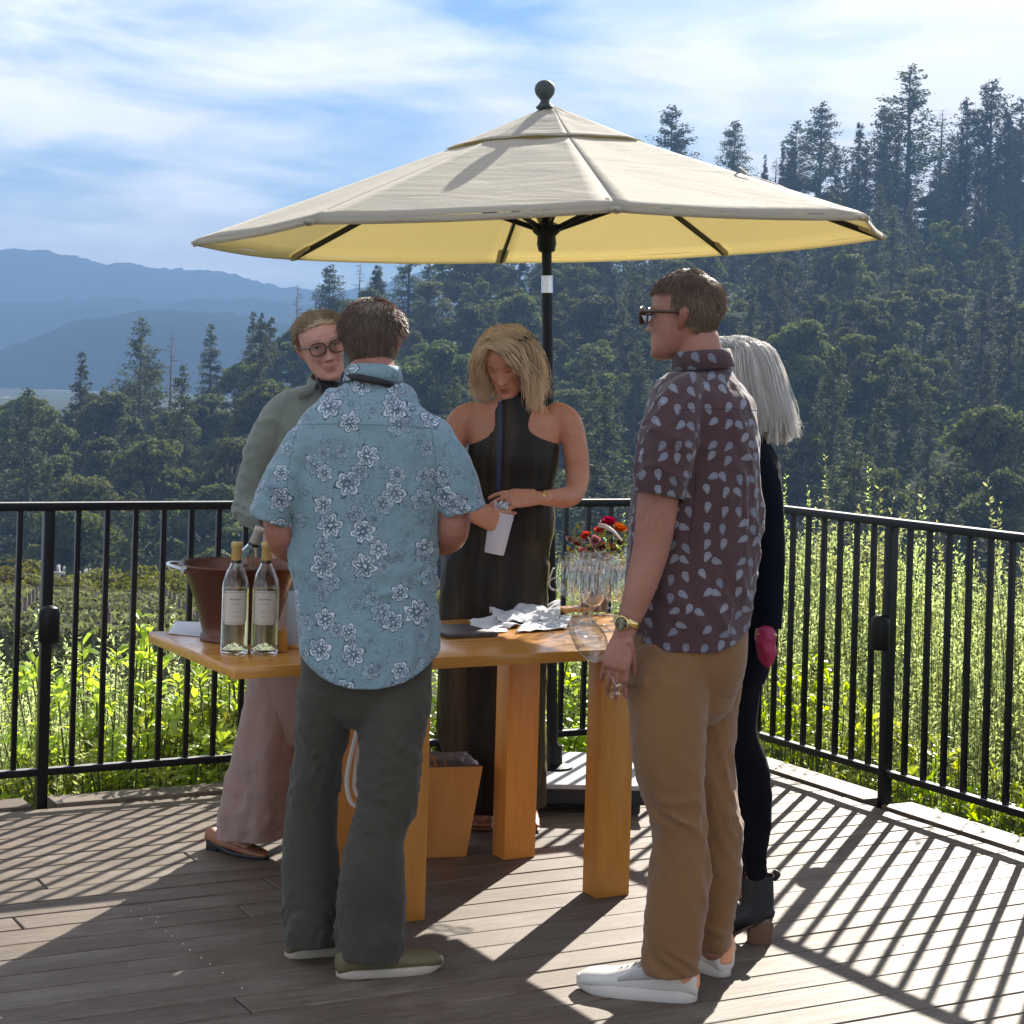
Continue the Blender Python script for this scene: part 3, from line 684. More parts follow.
um=thing('umbrella','large cream octagonal umbrella with yellow underside shading the tasting table','umbrella',(base_.x,base_.y,0))
def upt(a,r,z):   # point on the tilted canopy: angle, radius, height above rim plane
    return Vector((UC.x+r*math.cos(a),UC.y+r*math.sin(a),UC.z+z+TX*r*math.cos(a)+TY*r*math.sin(a)))
def canopy(mb,r0,r1,z0,z1,sag,seg=14,rows=16,crease=.0,scal=0.0,lip=0.0):
    """panels between eight ribs, r0 inner .. r1 outer"""
    for k in range(8):
        a0=UPH+k*math.pi/4; a1=a0+math.pi/4; vs=[];uvs=[]
        for j in range(rows+1):
            t=j/rows; r=r0+(r1-r0)*t; z=z0+(z1-z0)*t
            p0=upt(a0,r,z); p1=upt(a1,r,z)
            for i in range(seg+1):
                q=i/seg; p=p0.lerp(p1,q); w=4*q*(1-q)
                p.z-=sag*w*t*(1-.25*t)
                inw=Vector((UC.x,UC.y,p.z))-p; inw.normalize()
                if scal: p+=inw*scal*w*t**6*.5; p.z+=scal*w*t**8
                pn=Vector((q*2.2+k*5,t*16,k*3)); p.z+=crease*n3(pn,1.0)*w*(.3+.7*(1-t))+.003*n3((q*3+k*9,t*3,1),1)*w
                if lip and j==rows: pass
                vs.append(p)
        fs=[(j*(seg+1)+i,j*(seg+1)+i+1,(j+1)*(seg+1)+i+1,(j+1)*(seg+1)+i) for j in range(rows) for i in range(seg)]
        mb.add(vs,fs,[[(vs[x].x,vs[x].y) for x in f] for f in fs])
mb=MB(); canopy(mb,.06,UR,(APEX-UC.z-.022)*(1-.06/UR),0,.012,crease=.012)
# short hanging hem round the rim
for k in range(8):
    a0=UPH+k*math.pi/4; a1=a0+math.pi/4; p0=upt(a0,UR,0); p1=upt(a1,UR,0); vs=[]
    for i in range(15):
        q=i/14; p=p0.lerp(p1,q); p.z-=.012*4*q*(1-q)*.75; vs+=[p.copy(),p+Vector((0,0,-.022))]
    mb.add(vs,[(2*i,2*i+2,2*i+3,2*i+1) for i in range(14)])
cn=mb.build('canopy',CAN_); under(cn,um)
so_=cn.modifiers.new('s','SOLIDIFY'); so_.thickness=.0015
mb=MB(); canopy(mb,.018,.385,APEX-UC.z,(APEX-UC.z)*(1-.385/UR)-.009,.002,crease=.009,scal=.007,rows=10)
vt=mb.build('vent_flap',CAN_); under(vt,um); vt.modifiers.new('s','SOLIDIFY').thickness=.0015
# pocket tips where ribs end
for k in range(8):
    mb=MB(); a=UPH+k*math.pi/4; p=upt(a,UR,0); q=upt(a,UR-.09,.035); t=(p-q).normalized()
    limb(mb,[(q+Vector((0,0,-.012)),.010,.024),(p+Vector((0,0,-.014)),.012,.020),(p+t*.010+Vector((0,0,-.012)),.006,.012)],ref=(0,0,1),n=10,sub=3)
    under(mb.build('rib_pocket',CAN_),um)
# strap lying on the canopy at right
strapm=simple('grey_strap',(.32,.31,.30),.8)
def onc(a,r): 
    t=(r-.10)/(UR-.10); z=(APEX-UC.z-.022)*(1-r/UR); k=((a-UPH)/(math.pi/4))%1; return upt(a,r*math.cos(math.pi/8)/math.cos((k-.5)*math.pi/4),z+.004-.03*4*k*(1-k)*t)
mb=MB(); path=[onc(5.70,r+.0) for r in (.80,.90,1.0,1.1,1.18,1.235)]
limb(mb,[(p+Vector((.018*math.sin(i*1.7),0,.004)),.007,.002) for i,p in enumerate(path)],ref=(1,.3,0),n=8,sub=4); 
limb(mb,[(onc(5.62,.86)+Vector((0,0,.006)),.005,.002),(onc(5.66,.80)+Vector((0,0,.02)),.005,.002),(onc(5.72,.83)+Vector((0,0,.004)),.005,.002),(onc(5.76,.93)+Vector((0,0,.004)),.005,.002)],ref=(1,.3,0),n=8,sub=4)
st_o=mb.build('tie_strap',strapm); under(st_o,um)
top=Vector((.093,6.98,APEX+.0)); dirp=(top-base_).normalized()
def onp(z): return base_+(top-base_)*(z/top.z)
mb=MB(); rod(mb,onp(.02),onp(1.88),.0205,None,20); rod(mb,onp(1.86),onp(2.56),.0185,None,20); po=mb.build('pole',blackm,um,auto=40); po.parent=None; under(po,um)
mb=MB(); rod(mb,onp(1.872),onp(1.935),.0215,None,20); o=mb.build('ring',chrome,auto=40); under(o,um)
mb=MB(); c=onp(2.10); lathe(mb,[(.02,-.08),(.03,-.075),(.036,-.05),(.034,-.02),(.05,-.005),(.055,.02),(.03,.03),(.02,.04)],c,dirp,20); hub=mb.build('hub',blackm,auto=40); under(hub,um)
mb=MB(); f0=onp(2.545); lathe(mb,[(.03,0),(.034,.008),(.022,.02),(.016,.03),(.018,.036),(.024,.042),(.034,.055),(.038,.072),(.034,.09),(.022,.102),(.004,.108)],f0,dirp,24); o=mb.build('finial',verdi,auto=50); under(o,um)
for k in range(8):
    a=UPH+k*math.pi/4; mb=MB(); p0=upt(a,.06,APEX-UC.z-.10); p1=upt(a,UR-.02,-.012)
    seg=8
    for i in range(seg):
        q0=p0.lerp(p1,i/seg);q1=p0.lerp(p1,(i+1)/seg)
    t=(p1-p0).normalized(); zt=lambda r:(APEX-UC.z-.022)*(1-r/UR)-.016
    rr=[.10,.3,.5,.7,.9,1.1,UR-.01]
    limb(mb,[(upt(a,r,zt(max(r,.101))),.007,.011) for r in rr],ref=(-math.sin(a),math.cos(a),0),n=8,sub=2,expo=4)
    rb=mb.build('rib',blackm,auto=40); under(rb,um)
    mb=MB(); s1=upt(a,.60,zt(.60)-.005); s0=c+Vector((math.cos(a)*.045,math.sin(a)*.045,.008)); limb(mb,[(s0,.006,.010),(s1,.006,.010)],ref=(-math.sin(a),math.cos(a),0),n=8,sub=2,expo=4)
    sb=mb.build('strut',blackm,auto=40); under(sb,um)
mb=MB(); a0=onp(.72)+Vector((.02,-.02,0)); rod(mb,onp(.72),onp(.72)+Vector((.028,-.028,0)),.006)
for i in range(9):
    a=i/8*math.pi*1.5; p=onp(.80)+Vector((.012+.018*math.cos(a),-.03,.022*math.sin(a))); b=i/8*math.pi*1.5+.59; q=onp(.80)+Vector((.012+.018*math.cos(b),-.03,.022*math.sin(b)))
    rod(mb,p,q,.004)
rod(mb,onp(.86)+Vector((.012,-.03,0)),onp(.80)+Vector((-.005,-.03,.018)),.004); o=mb.build('locking_pin',chrome,auto=50); under(o,um)
stonem=simple('pale_concrete',(.42,.42,.42),.75,var=.12,vscale=9,bump=.2); darkb=simple('dark_base_side',(.02,.02,.022),.6)
Mz=Matrix.Rotation(R(2),3,'Z')
mb=MB(); box(mb,(.02,.01,.066),(.60,.54,.06),Mz,.008); ub=mb.build('base',darkb,um,auto=35)
mb=MB(); box(mb,(.02,.01,.105),(.66,.60,.018),Mz,.004); mb.build('top_slab',stonem,ub,auto=35)
for x in(-.24,.28):
    for y in (-.2,.22): mb=MB(); lathe(mb,[(.03,0),(.03,.037)],(x,y,0),n=14); mb.build('foot',darkb,ub,auto=35)
mb=MB(); lathe(mb,[(.07,.114),(.07,.122),(.032,.13),(.03,.20),(.0255,.20)],(0,0,0),n=20); mb.build('collar',blackm,ub,auto=35)
# ---------------------------------------------------------------- table
tw=wood('honey_maple',(.50,.20,.032),(.64,.30,.055),(.8,9,9),.25,coat=.4,bump=.04)
legw=wood('honey_maple_leg',(.52,.20,.032),(.68,.31,.055),(16,16,1.2),.35,coat=.15)
NL=Vector((-.715,5.05,0)); TL=1.62; TWd=.745
tb=thing('wooden_table','honey coloured wooden table with thick square legs between the five people','table',tuple(NL)); TM=Matrix.Rotation(TH,3,'Z')
TZ=.76
mb=MB(); box(mb,E1*TL/2+N1*TWd/2+Vector((0,0,TZ-.016)),(TL,TWd,.032),Matrix.Identity(3),.0)
mb=MB(); box(mb,(0,0,0),(TL,TWd,.032),None,.004); tt=mb.build('tabletop',tw,tb,auto=35); tt.location=E1*TL/2+N1*TWd/2+Vector((0,0,TZ-.016)); tt.rotation_euler=(0,0,TH)
for a,b in ((.565,.12),(1.25,.12),(1.21,.63),(.565,.63)):
    mb=MB(); box(mb,(0,0,0),(.115,.085,TZ-.0325),None,.004); l=mb.build('leg',legw,tb,auto=35); l.location=E1*a+N1*b+Vector((0,0,(TZ-.0325)/2)); l.rotation_euler=(0,0,TH)
def TP(a,b,z=0): return NL+E1*a+N1*b+Vector((0,0,TZ+z))
def PT(x,y,z=0.0):            # place on the tabletop seen at pixel x,y
    return G(x,y,TZ+z)
# pail
copper=simple('brown_copper',(.13,.055,.038),.33,metal=.75,var=.35,vscale=14,bump=.15,bscale=30)
copin=simple('pail_inside',(.20,.14,.14),.45,metal=.5,var=.3)
iron=simple('dark_iron',(.03,.022,.02),.5,metal=.5)
c=PT(236,642); c=Vector((c.x,c.y+.06,TZ))
pl_=thing('wine_pail','brown copper wine pail with two loop handles at the left end of the table','pail',tuple(c))
mb=MB(); k=1.0
lathe(mb,[(.112,.0),(.116,.004),(.112,.018),(.108,.024),(.117,.06),(.133,.115),(.152,.168),(.166,.200),(.178,.214),(.184,.220),(.182,.225),(.172,.219),(.160,.198),(.145,.158),(.126,.10),(.108,.04),(.0,.036)],(0,0,0),n=48); mb.build('bucket',copper,pl_,auto=50)
mb=MB()
iced=glass('ice',(.9,.95,1),.05,1.31)
rs2=random.Random(9)
for i in range(40):
    a=rs2.uniform(0,6.28); r=.13*math.sqrt(rs2.random()); M=Matrix.Rotation(rs2.uniform(0,3),3,'X')@Matrix.Rotation(rs2.uniform(0,3),3,'Z'); box(mb,(r*math.cos(a),r*math.sin(a),.160+rs2.uniform(-.02,.02)),(.028,.028,.024),M,.004)
ic=mb.build('ice_cubes',iced,None,auto=35); ic.location=c; tag(ic,'ice cubes filling the copper pail','ice',kind='stuff')
for sgn in (-1,1):
    mb=MB(); pts=[]
    for i in range(11):
        a=-1.25+2.5*i/10; ang=math.pi+.15 if sgn<0 else .15
        out_=.181+.032*math.cos(a*1.15); pts.append(Vector((math.cos(ang+a*.42)*out_,math.sin(ang+a*.42)*out_,.207+.012*math.cos(a))))
    limb(mb,[(p,.006,.006) for p in pts],ref=(0,0,1),n=8,sub=2)
    for p in (pts[0],pts[-1]): lathe(mb,[(.012,-.01),(.012,.01)],p,(p.x,p.y,0),10)
    mb.build('handle',iron if sgn>0 else chrome,pl_,auto=50)
# bottles
gl=glass('bottle_glass',(.95,.97,.92),0.0,1.45); wine=glass('white_wine',(.93,.86,.52),0.0,1.34)
capw=simple('yellow_capsule',(.50,.34,.11),.4,var=.15,vscale=20); labm=simple('cream_label',(.60,.55,.47),.7,var=.06); inkm=simple('label_ink',(.22,.17,.12),.7)
BOT=[(.0,.010),(.020,.008),(.0375,.0),(.0385,.004),(.0385,.185),(.036,.205),(.027,.228),(.018,.246),(.0145,.262),(.0142,.300),(.0155,.301),(.0155,.308),(.0105,.308)]
def bottle(pos,label,cap=capw,rot=0.0,name='wine_bottle'):
    b=thing(name,label,'bottle',tuple(pos))
    mb=MB(); inner=[(.0090,.306),(.0120,.262),(.0155,.246),(.0245,.228),(.0335,.205),(.0360,.185),(.0360,.012),(.018,.026),(0,.034)]
    lathe(mb,BOT+inner,n=32); mb.build('glass',gl,b,auto=50)
    mb=MB(); lathe(mb,[(0,.0345),(.0178,.0268),(.0357,.0128),(.0357,.183),(0,.183)],n=32); mb.build('wine',wine,b,auto=50)
    mb=MB(); lathe(mb,[(.0148,.252),(.0148,.296),(.0162,.298),(.0162,.309),(.0145,.3105),(0,.3105)],n=24,caps=(False,True)); mb.build('capsule',cap,b,auto=50)
    mb=MB(); n=18; hw=.95; z0,z1=.084,.178; vs=[];fs=[]
    for i in range(n+1):
        a=-math.pi/2+rot-hw+2*hw*i/n; e=abs(2*i/n-1); cut=.012*max(0,(e-.8)/.2)
        for z in (z0+cut,z1-cut): vs.append(Vector((.0391*math.cos(a),.0391*math.sin(a),z)))
    fs=[(2*i,2*i+2,2*i+3,2*i+1) for i in range(n)]; mb.add(vs,fs); lb=mb.build('paper_label',labm,b)
    mb=MB(); r=.0394
    def ink(a0,a1,z,w):
        m_=12; v=[]
        for i in range(m_+1):
            a=-math.pi/2+rot+a0+(a1-a0)*i/m_; zz=z+.0018*math.sin(i*2.1+a0*9); v+=[Vector((r*math.cos(a),r*math.sin(a),zz)),Vector((r*math.cos(a),r*math.sin(a),zz+w*(1+.5*math.sin(i*3.3))))]
        mb.add(v,[(2*i,2*i+2,2*i+3,2*i+1) for i in range(m_)])
    ink(-.42,.42,.153,.0026); ink(-.28,.3,.141,.0012); ink(-.35,.35,.118,.0008); ink(-.2,.2,.106,.0008)
    fr=.80
    for (a0,a1,z) in ((-fr,fr,.0885),(-fr,fr,.1725)):
        m_=14; v=[]
        for i in range(m_+1):
            a=-math.pi/2+rot+a0+(a1-a0)*i/m_; v+=[Vector((r*math.cos(a),r*math.sin(a),z)),Vector((r*math.cos(a),r*math.sin(a),z+.0012))]
        mb.add(v,[(2*i,2*i+2,2*i+3,2*i+1) for i in range(m_)])
    for a_ in (-fr,fr):
        v=[Vector((r*math.cos(-math.pi/2+rot+a_+d),r*math.sin(-math.pi/2+rot+a_+d),z)) for z in (.0885,.1737) for d in (0,.035)]; mb.add(v,[(0,1,3,2)])
    mb.build('label_print',inkm,lb);
    return b
p1=PT(234,653); p2=PT(264,653)
bottle(p1,'left one of two white wine bottles with cream labels standing before the pail',rot=.12)
bottle(p2,'right one of two white wine bottles with cream labels standing before the pail',rot=.05)
ib=bottle(Vector((c.x+.02,c.y+.03,TZ+.02)),'wine bottle leaning in the copper pail, only its neck and pale cork top showing',cap=simple('pale_cork',(.45,.38,.32),.6)); ib.rotation_euler=(R(6),R(22),0); ib.location=(c.x-.06,c.y+.02,TZ+.045)
# small things by the bottles
mb=MB(); box(mb,(0,0,.0305),(.028,.028,.06),TM,.002); o=mb.build('wooden_block',tw,auto=35); q=PT(281,652); o.location=(q.x,q.y,TZ+.001); tag(o,'small upright wooden block beside the right wine bottle','wooden block')
cardm=simple('grey_card',(.46,.50,.54),.7,var=.05)
cd=thing('card_stand','grey upright card tucked beside the blue shirt and the right bottle','card',(0,0,0)); q=PT(291,650); cd.location=(q.x,q.y+.03,TZ+.001)
mb=MB(); box(mb,(.01,0,.085),(.055,.003,.155),Matrix.Rotation(R(-8),3,'X'),.001); mb.build('card',cardm,cd,auto=35); mb=MB(); box(mb,(.01,.0,.006),(.07,.03,.012),None,.002); mb.build('holder',tw,cd,auto=35)
paperm=cloth('white_paper',(.62,.64,.68),.04,300,.8,0,.3); napm=cloth('white_napkin',(.62,.63,.66),.04,500,.9,.2,.4)
def sheet(name,label,cat,pts,z0,mat,amp=.004,n=14,thick=.0015,seed=0):
    """thin sheet spanning four tabletop corners, gently crumpled"""
    a,b,c_,d=[Vector(p) for p in pts]; mb=MB(); vs=[]
    for j in range(n+1):
        for i in range(n+1):
            u,v=i/n,j/n; p=a.lerp(b,u).lerp(d.lerp(c_,u),v); w=abs(n3((p.x*1+seed,p.y,seed),14))+.4*abs(n3((p.x,p.y+seed,3),24)); p.z=z0+amp*w*4; vs.append(p)
    fs=[(j*(n+1)+i,j*(n+1)+i+1,(j+1)*(n+1)+i+1,(j+1)*(n+1)+i) for j in range(n) for i in range(n)]
    mb.add(vs,fs,[[(vs[x].x,vs[x].y) for x in f] for f in fs]); o=mb.build(name,mat); s_=o.modifiers.new('s','SOLIDIFY'); s_.thickness=thick; s_.offset=1
    me=o.data; ctr=a; 
    for v in me.vertices: v.co-=ctr
    o.location=ctr; return tag(o,label,cat)
Q=lambda x,y:PT(x,y)
sheet('paper_sheet','white paper sheet under the pail at the left corner of the table','paper',(Q(168,634),Q(232,640),Q(236,624),Q(176,622)),TZ+.001,paperm,.0005)
darkp=simple('dark_leather',(.055,.045,.05),.45)
mb=MB(); a=Q(436,636); b=Q(478,632); cx_=(a+b)/2; box(mb,(0,.02,.006),(.17,.22,.012),TM,.003); o=mb.build('menu_folder',darkp,auto=35); o.location=(cx_.x,cx_.y,TZ+.001); tag(o,'dark flat menu folder on the table beside the blue shirt','folder')
sheet('folded_napkin','flat crumpled white napkin nearest the dark folder on the table','napkin',(Q(474,634),Q(520,628),Q(508,616),Q(468,622)),TZ+.002,napm,.005,34,seed=1)
sheet('folded_napkin','widest white napkin heaped in the middle of the table','napkin',(Q(497,628),Q(560,622),Q(560,609),Q(488,612)),TZ+.004,napm,.011,46,seed=4)
sheet('folded_napkin','thin white napkin corner lying flat in front of the napkin heap','napkin',(Q(472,638),Q(508,632),Q(502,627),Q(470,632)),TZ+.001,napm,.003,26,seed=7)
sheet('paper_menu','creased sheet of paper lying before the wine glasses','paper',(Q(516,634),Q(566,630),Q(572,617),Q(528,620)),TZ+.0015,paperm,.0035,18,seed=9)
# wine glasses
wg,nt_,out=new_mat('thin_clear_glass'); T=NT(nt_); fr=T.n('ShaderNodeLayerWeight'); fr.inputs[0].default_value=.5
tr_=T.n('ShaderNodeBsdfTransparent'); tr_.inputs[0].default_value=(.97,.98,.98,1); gl_=T.n('ShaderNodeBsdfGlossy'); gl_.inputs['Roughness'].default_value=.03; mx=T.n('ShaderNodeMixShader'); T.set(mx.inputs[0],T.m('ADD',T.m('MULTIPLY',T.m('POWER',fr.outputs['Facing'],3.5),.75),.08))
nt_.links.new(tr_.outputs[0],mx.inputs[1]); nt_.links.new(gl_.outputs[0],mx.inputs[2]); nt_.links.new(mx.outputs[0],out.inputs[0])
WG=[(.0,.001),(.034,.001),(.0345,.003),(.012,.006),(.0045,.012),(.0035,.03),(.0035,.085),(.006,.092),(.020,.100),(.034,.118),(.041,.140),(.041,.160),(.037,.190),(.033,.212),(.0322,.2125),(.0362,.190),(.0400,.160),(.0398,.140),(.033,.1195),(.019,.1022),(0,.096)]
def wglass(pos,label,group=None,axis=(0,0,1),s=1.0,name='wine_glass'):
    mb=MB(); lathe(mb,[(r*s,h*s) for r,h in WG],(0,0,0),axis,32); o=mb.build(name,wg); o.location=pos; tag(o,label,'wine glass',group); return o
gp=[(578,634,0),(592,638,0),(584,624,0),(600,626,0),(612,632,0),(573,616,0),(590,614,0),(607,616,0),(620,622,0),(566,626,0),(598,608,0),(583,607,0),(615,609,0),(624,634,0)]
labs='clear wine glass in the cluster beside the flowers'
for i,(x,y,_) in enumerate(gp): q=PT(x,y); wglass((q.x,q.y,TZ+.001),labs,'wine glasses clustered by the flowers',s=1.0)
mb=MB(); box(mb,(0,0,.009),(.11,.06,.016),TM,.002); o=mb.build('wooden_tray',legw,auto=35); q=PT(573,612); o.location=(q.x,q.y,TZ+.001); tag(o,'small wooden board behind the napkins and glasses','board')
# flowers in a low bowl
redm=leafy('red_petals',(.45,.01,.03),(.62,.03,.03),.3,tcol=(1.3,.8,.8)); oram=leafy('orange_petals',(.62,.16,.01),(.75,.28,.02),.3,tcol=(1.3,1,.6)); pinkm=leafy('pink_petals',(.45,.12,.12),(.55,.25,.22),.3,tcol=(1.2,1,1)); maro=leafy('maroon_petals',(.13,.02,.02),(.28,.06,.04),.25,tcol=(1.2,1,.8))
grm=leafy('bouquet_leaves',(.07,.08,.03),(.16,.17,.06),.3)
q=PT(592,612); fl=thing('flower_bowl','bunch of red, orange and pink flowers in a small bowl behind the wine glasses','flowers',(q.x+.01,q.y+.03,TZ+.001))
mb=MB(); lathe(mb,[(.0,0),(.04,0),(.045,.01),(.052,.05),(.047,.10),(.042,.10),(.046,.05),(.038,.012),(0,.01)],n=28); mb.build('vase',simple('vase_clay',(.16,.10,.07),.5),fl,auto=50)
rf=np.random.default_rng(77)
def flower(cn,rad,mat,n=26,up=(0,0,1)):
    mb=MB(); up=Vector(up).normalized(); q=Vector((0,0,1)).rotation_difference(up).to_matrix()
    for i in range(n):
        ring=i/n; a=i*2.399; tilt=.15+1.15*ring; L=rad*(.45+.6*ring); W=L*.42
        d=Vector((math.cos(a)*math.sin(tilt),math.sin(a)*math.sin(tilt),math.cos(tilt))); s=Vector((-math.sin(a),math.cos(a),0)); nn=d.cross(s)
        pts=[Vector((0,0,0)),d*L*.5+s*W-nn*W*.1,d*L*.9+s*W*.6+nn*W*.15,d*L,d*L*.9-s*W*.6+nn*W*.15,d*L*.5-s*W-nn*W*.1]
        mb.add([q@p+Vector(cn) for p in pts],[(0,1,2,3,4,5)])
    return mb.build('bloom',mat,fl,smooth=True)
D_=q.y
def fo_(x,y,dy=0.0): p=P(x,y,fl.location.y+dy); return p-fl.location
flower(fo_(608,524),.034,redm,30,(0,-.5,1)); flower(fo_(600,531,-.02),.026,redm,24,(-.3,-.5,1)); flower(fo_(619,530,-.01),.032,oram,30,(.3,-.5,1)); flower(fo_(586,537,-.02),.024,redm,22,(-.6,-.6,.7)); flower(fo_(595,541,-.04),.024,pinkm,22,(-.2,-1,.5))
for (x,y,r) in ((576,545,.02),(583,552,.022),(592,550,.026),(602,548,.026),(612,549,.024),(570,540,.016),(604,558,.022),(594,558,.02),(621,543,.024),(571,552,.016)): flower(fo_(x,y,random.uniform(-.04,.05)),r,random.choice([maro,maro,grm,pinkm]),16,(random.uniform(-.5,.5),-.6,.8))
mb=MB()
for i in range(26):
    p=fo_(random.uniform(568,622),random.uniform(530,560),random.uniform(-.05,.05)); a=Vector((random.uniform(-.02,.02),random.uniform(-.02,.02),.03)); m_=(a+p)/2+Vector((0,0,.02)); limb(mb,[(a,.0015,.0015),(m_,.0013,.0013),(p,.0008,.0008)],n=4,sub=2)
mb.build('stems',stemm,fl)['kind']='stuff'
ls=[];V,Qq=blades(np.array([list(fo_(random.uniform(566,624),random.uniform(528,566),random.uniform(-.05,.05))) for _ in range(110)]),(lambda d:d/np.linalg.norm(d,axis=1)[:,None])(rf.normal(size=(110,3))+np.array([0,0,.5])),rf.uniform(.02,.05,110),rf.uniform(.004,.009,110),rf)
np_mesh('foliage',V,Qq,grm,fl)
ribm=simple('cream_ribbon',(.55,.42,.38),.6)
mb=MB(); limb(mb,[(fo_(588,537,-.07),.0035,.001),(fo_(592,546,-.085),.0035,.001),(fo_(600,556,-.085),.0035,.001),(fo_(610,559,-.08),.0035,.001),(fo_(621,560,-.07),.0035,.001)],ref=(0,1,.3),n=6,sub=5)
limb(mb,[(fo_(598,525,-.07),.008,.001),(fo_(606,527,-.085),.008,.001),(fo_(614,532,-.085),.006,.001),(fo_(622,541,-.08),.004,.001)],ref=(0,.5,1),n=6,sub=5); mb.build('ribbon',ribm,fl)
# waste bin under the table
bn=G(437,862); B0=Vector((bn.x,bn.y+.13,0))
wb=thing('waste_bin','tapered orange wooden waste bin with clear liner under the table','waste bin',tuple(B0)); binw=wood('bin_wood',(.43,.19,.045),(.56,.27,.07),(8,8,3),.45,bump=.1)
Mb=Matrix.Rotation(R(14),3,'Z'); mb=MB()
def ring4(h,z,n=1): return [Mb@Vector((x*h,y*h,z)) for x,y in ((-1,-1),(1,-1),(1,1),(-1,1))]
lv=[(.076,0),(.114,.300),(.104,.300),(.068,.012)]; vs=[v for h,z in lv for v in ring4(h,z)]
mb.add(vs,[(4*j+i,4*j+(i+1)%4,4*j+4+(i+1)%4,4*j+4+i) for j in range(3) for i in range(4)]+[(3,2,1,0),(12,13,14,15)]); o=mb.build('box',binw,wb,smooth=False); bv=o.modifiers.new('b','BEVEL'); bv.width=.003; bv.segments=2
linm=simple('clear_liner',(.16,.15,.17),.15,var=.5,vscale=25,bump=.5,bscale=40,spec=.8)
mb=MB(); n=48; prev=None; vs=[]
for j,(h,z) in enumerate(((.090,.13),(.096,.23),(.100,.277),(.103,.298),(.106,.3045),(.110,.3035))):
    for i in range(n):
        a=i/n*4; e=int(a)%4; f=a-int(a); c0=[(-1,-1),(1,-1),(1,1),(-1,1)][e]; c1=[(-1,-1),(1,-1),(1,1),(-1,1)][(e+1)%4]
        x=c0[0]+(c1[0]-c0[0])*f; y=c0[1]+(c1[1]-c0[1])*f; hh=h+.004*n3((i*.9,j*1.3,2),1); vs.append(Mb@Vector((x*hh,y*hh,z+.004*n3((i*.7,j,7),1)+(.01*n3((i*.35,3,1),1) if j>4 else 0))))
mb.add(vs,[(j*n+i,j*n+(i+1)%n,(j+1)*n+(i+1)%n,(j+1)*n+i) for j in range(5) for i in range(n)]+[tuple(range(n))]); mb.build('liner',linm,wb)
# white strap loop hanging under the table between the legs of the man
cordm=cloth('white_strap',(.68,.64,.58),.05,400,.8,.2,.3)
mb=MB(); D5=5.62; lp=[(361,700),(357,730),(349,765),(347,785),(351,802),(359,806),(365,798)]
limb(mb,[(P(x,y,D5),.007,.003) for x,y in lp],ref=(1,0,0),n=8,sub=6)
limb(mb,[(P(362,700,D5+.02),.005,.003),(P(361,735,D5+.02),.005,.003),(P(356,765,D5+.02),.006,.003),(P(355,790,D5+.015),.006,.003),(P(363,800,D5+.01),.006,.003)],ref=(1,0,0),n=8,sub=6)
limb(mb,[(P(365,798,D5),.007,.003),(P(369,770,D5+.01),.006,.003),(P(366,730,D5+.02),.006,.003),(P(364,690,D5+.03),.006,.003),(P(363,672,D5+.03),.006,.003)],ref=(1,0,0),n=8,sub=6)
limb(mb,[(P(362,702,D5+.02),.005,.003),(P(362,672,D5+.02),.005,.003)],ref=(1,0,0),n=8,sub=2)
o=mb.build('hanging_strap',cordm); ctr=P(360,700,D5)
for v in o.data.vertices: v.co-=ctr
o.location=ctr; tag(o,'cream looped strap hanging below the table, seen between the legs of the man','strap')
# small pale crumbs and petals dropped on the boards
mb=MB(); crm=simple('pale_crumbs',(.6,.57,.5),.8)
for (x,y) in ((124,901),(131,912),(141,920),(150,910),(156,923),(158,918),(166,932),(172,937),(183,945),(190,951),(201,959),(210,965),(223,974),(242,989),(1,1019),(104,884),(932,935),(903,945),(660,905)):
    g=G(x,y); box(mb,(g.x,g.y,.003),(.005,.004,.003),Matrix.Rotation(random.random()*3,3,'Z'),.001)
o=mb.build('crumbs',crm); tag(o,'pale crumbs scattered over the shaded boards','crumbs',kind='stuff')
# ---------------------------------------------------------------- people
HEADT=[(-.114,.012,.070,.050),(-.111,.022,.080,.040),(-.104,.033,.088,.025),(-.092,.043,.091,.000),(-.076,.051,.090,-.025),(-.056,.058,.089,-.052),(-.036,.063,.089,-.072),(-.015,.068,.089,-.085),(.006,.071,.089,-.094),(.028,.074,.090,-.099),(.050,.074,.088,-.099),(.070,.069,.079,-.091),(.088,.058,.063,-.076),(.101,.043,.043,-.056),(.109,.026,.020,-.034),(.113,.010,.000,-.016)]
def ht(z,i):
    if z<=HEADT[0][0]: return HEADT[0][i]
    for a,b in zip(HEADT,HEADT[1:]):
        if z<=b[0]:
            t=(z-a[0])/(b[0]-a[0]); return a[i]+(b[i]-a[i])*t
    return HEADT[-1][i]
def g2(dx,dz,sx,sz): return math.exp(-(dx/sx)**2-(dz/sz)**2)
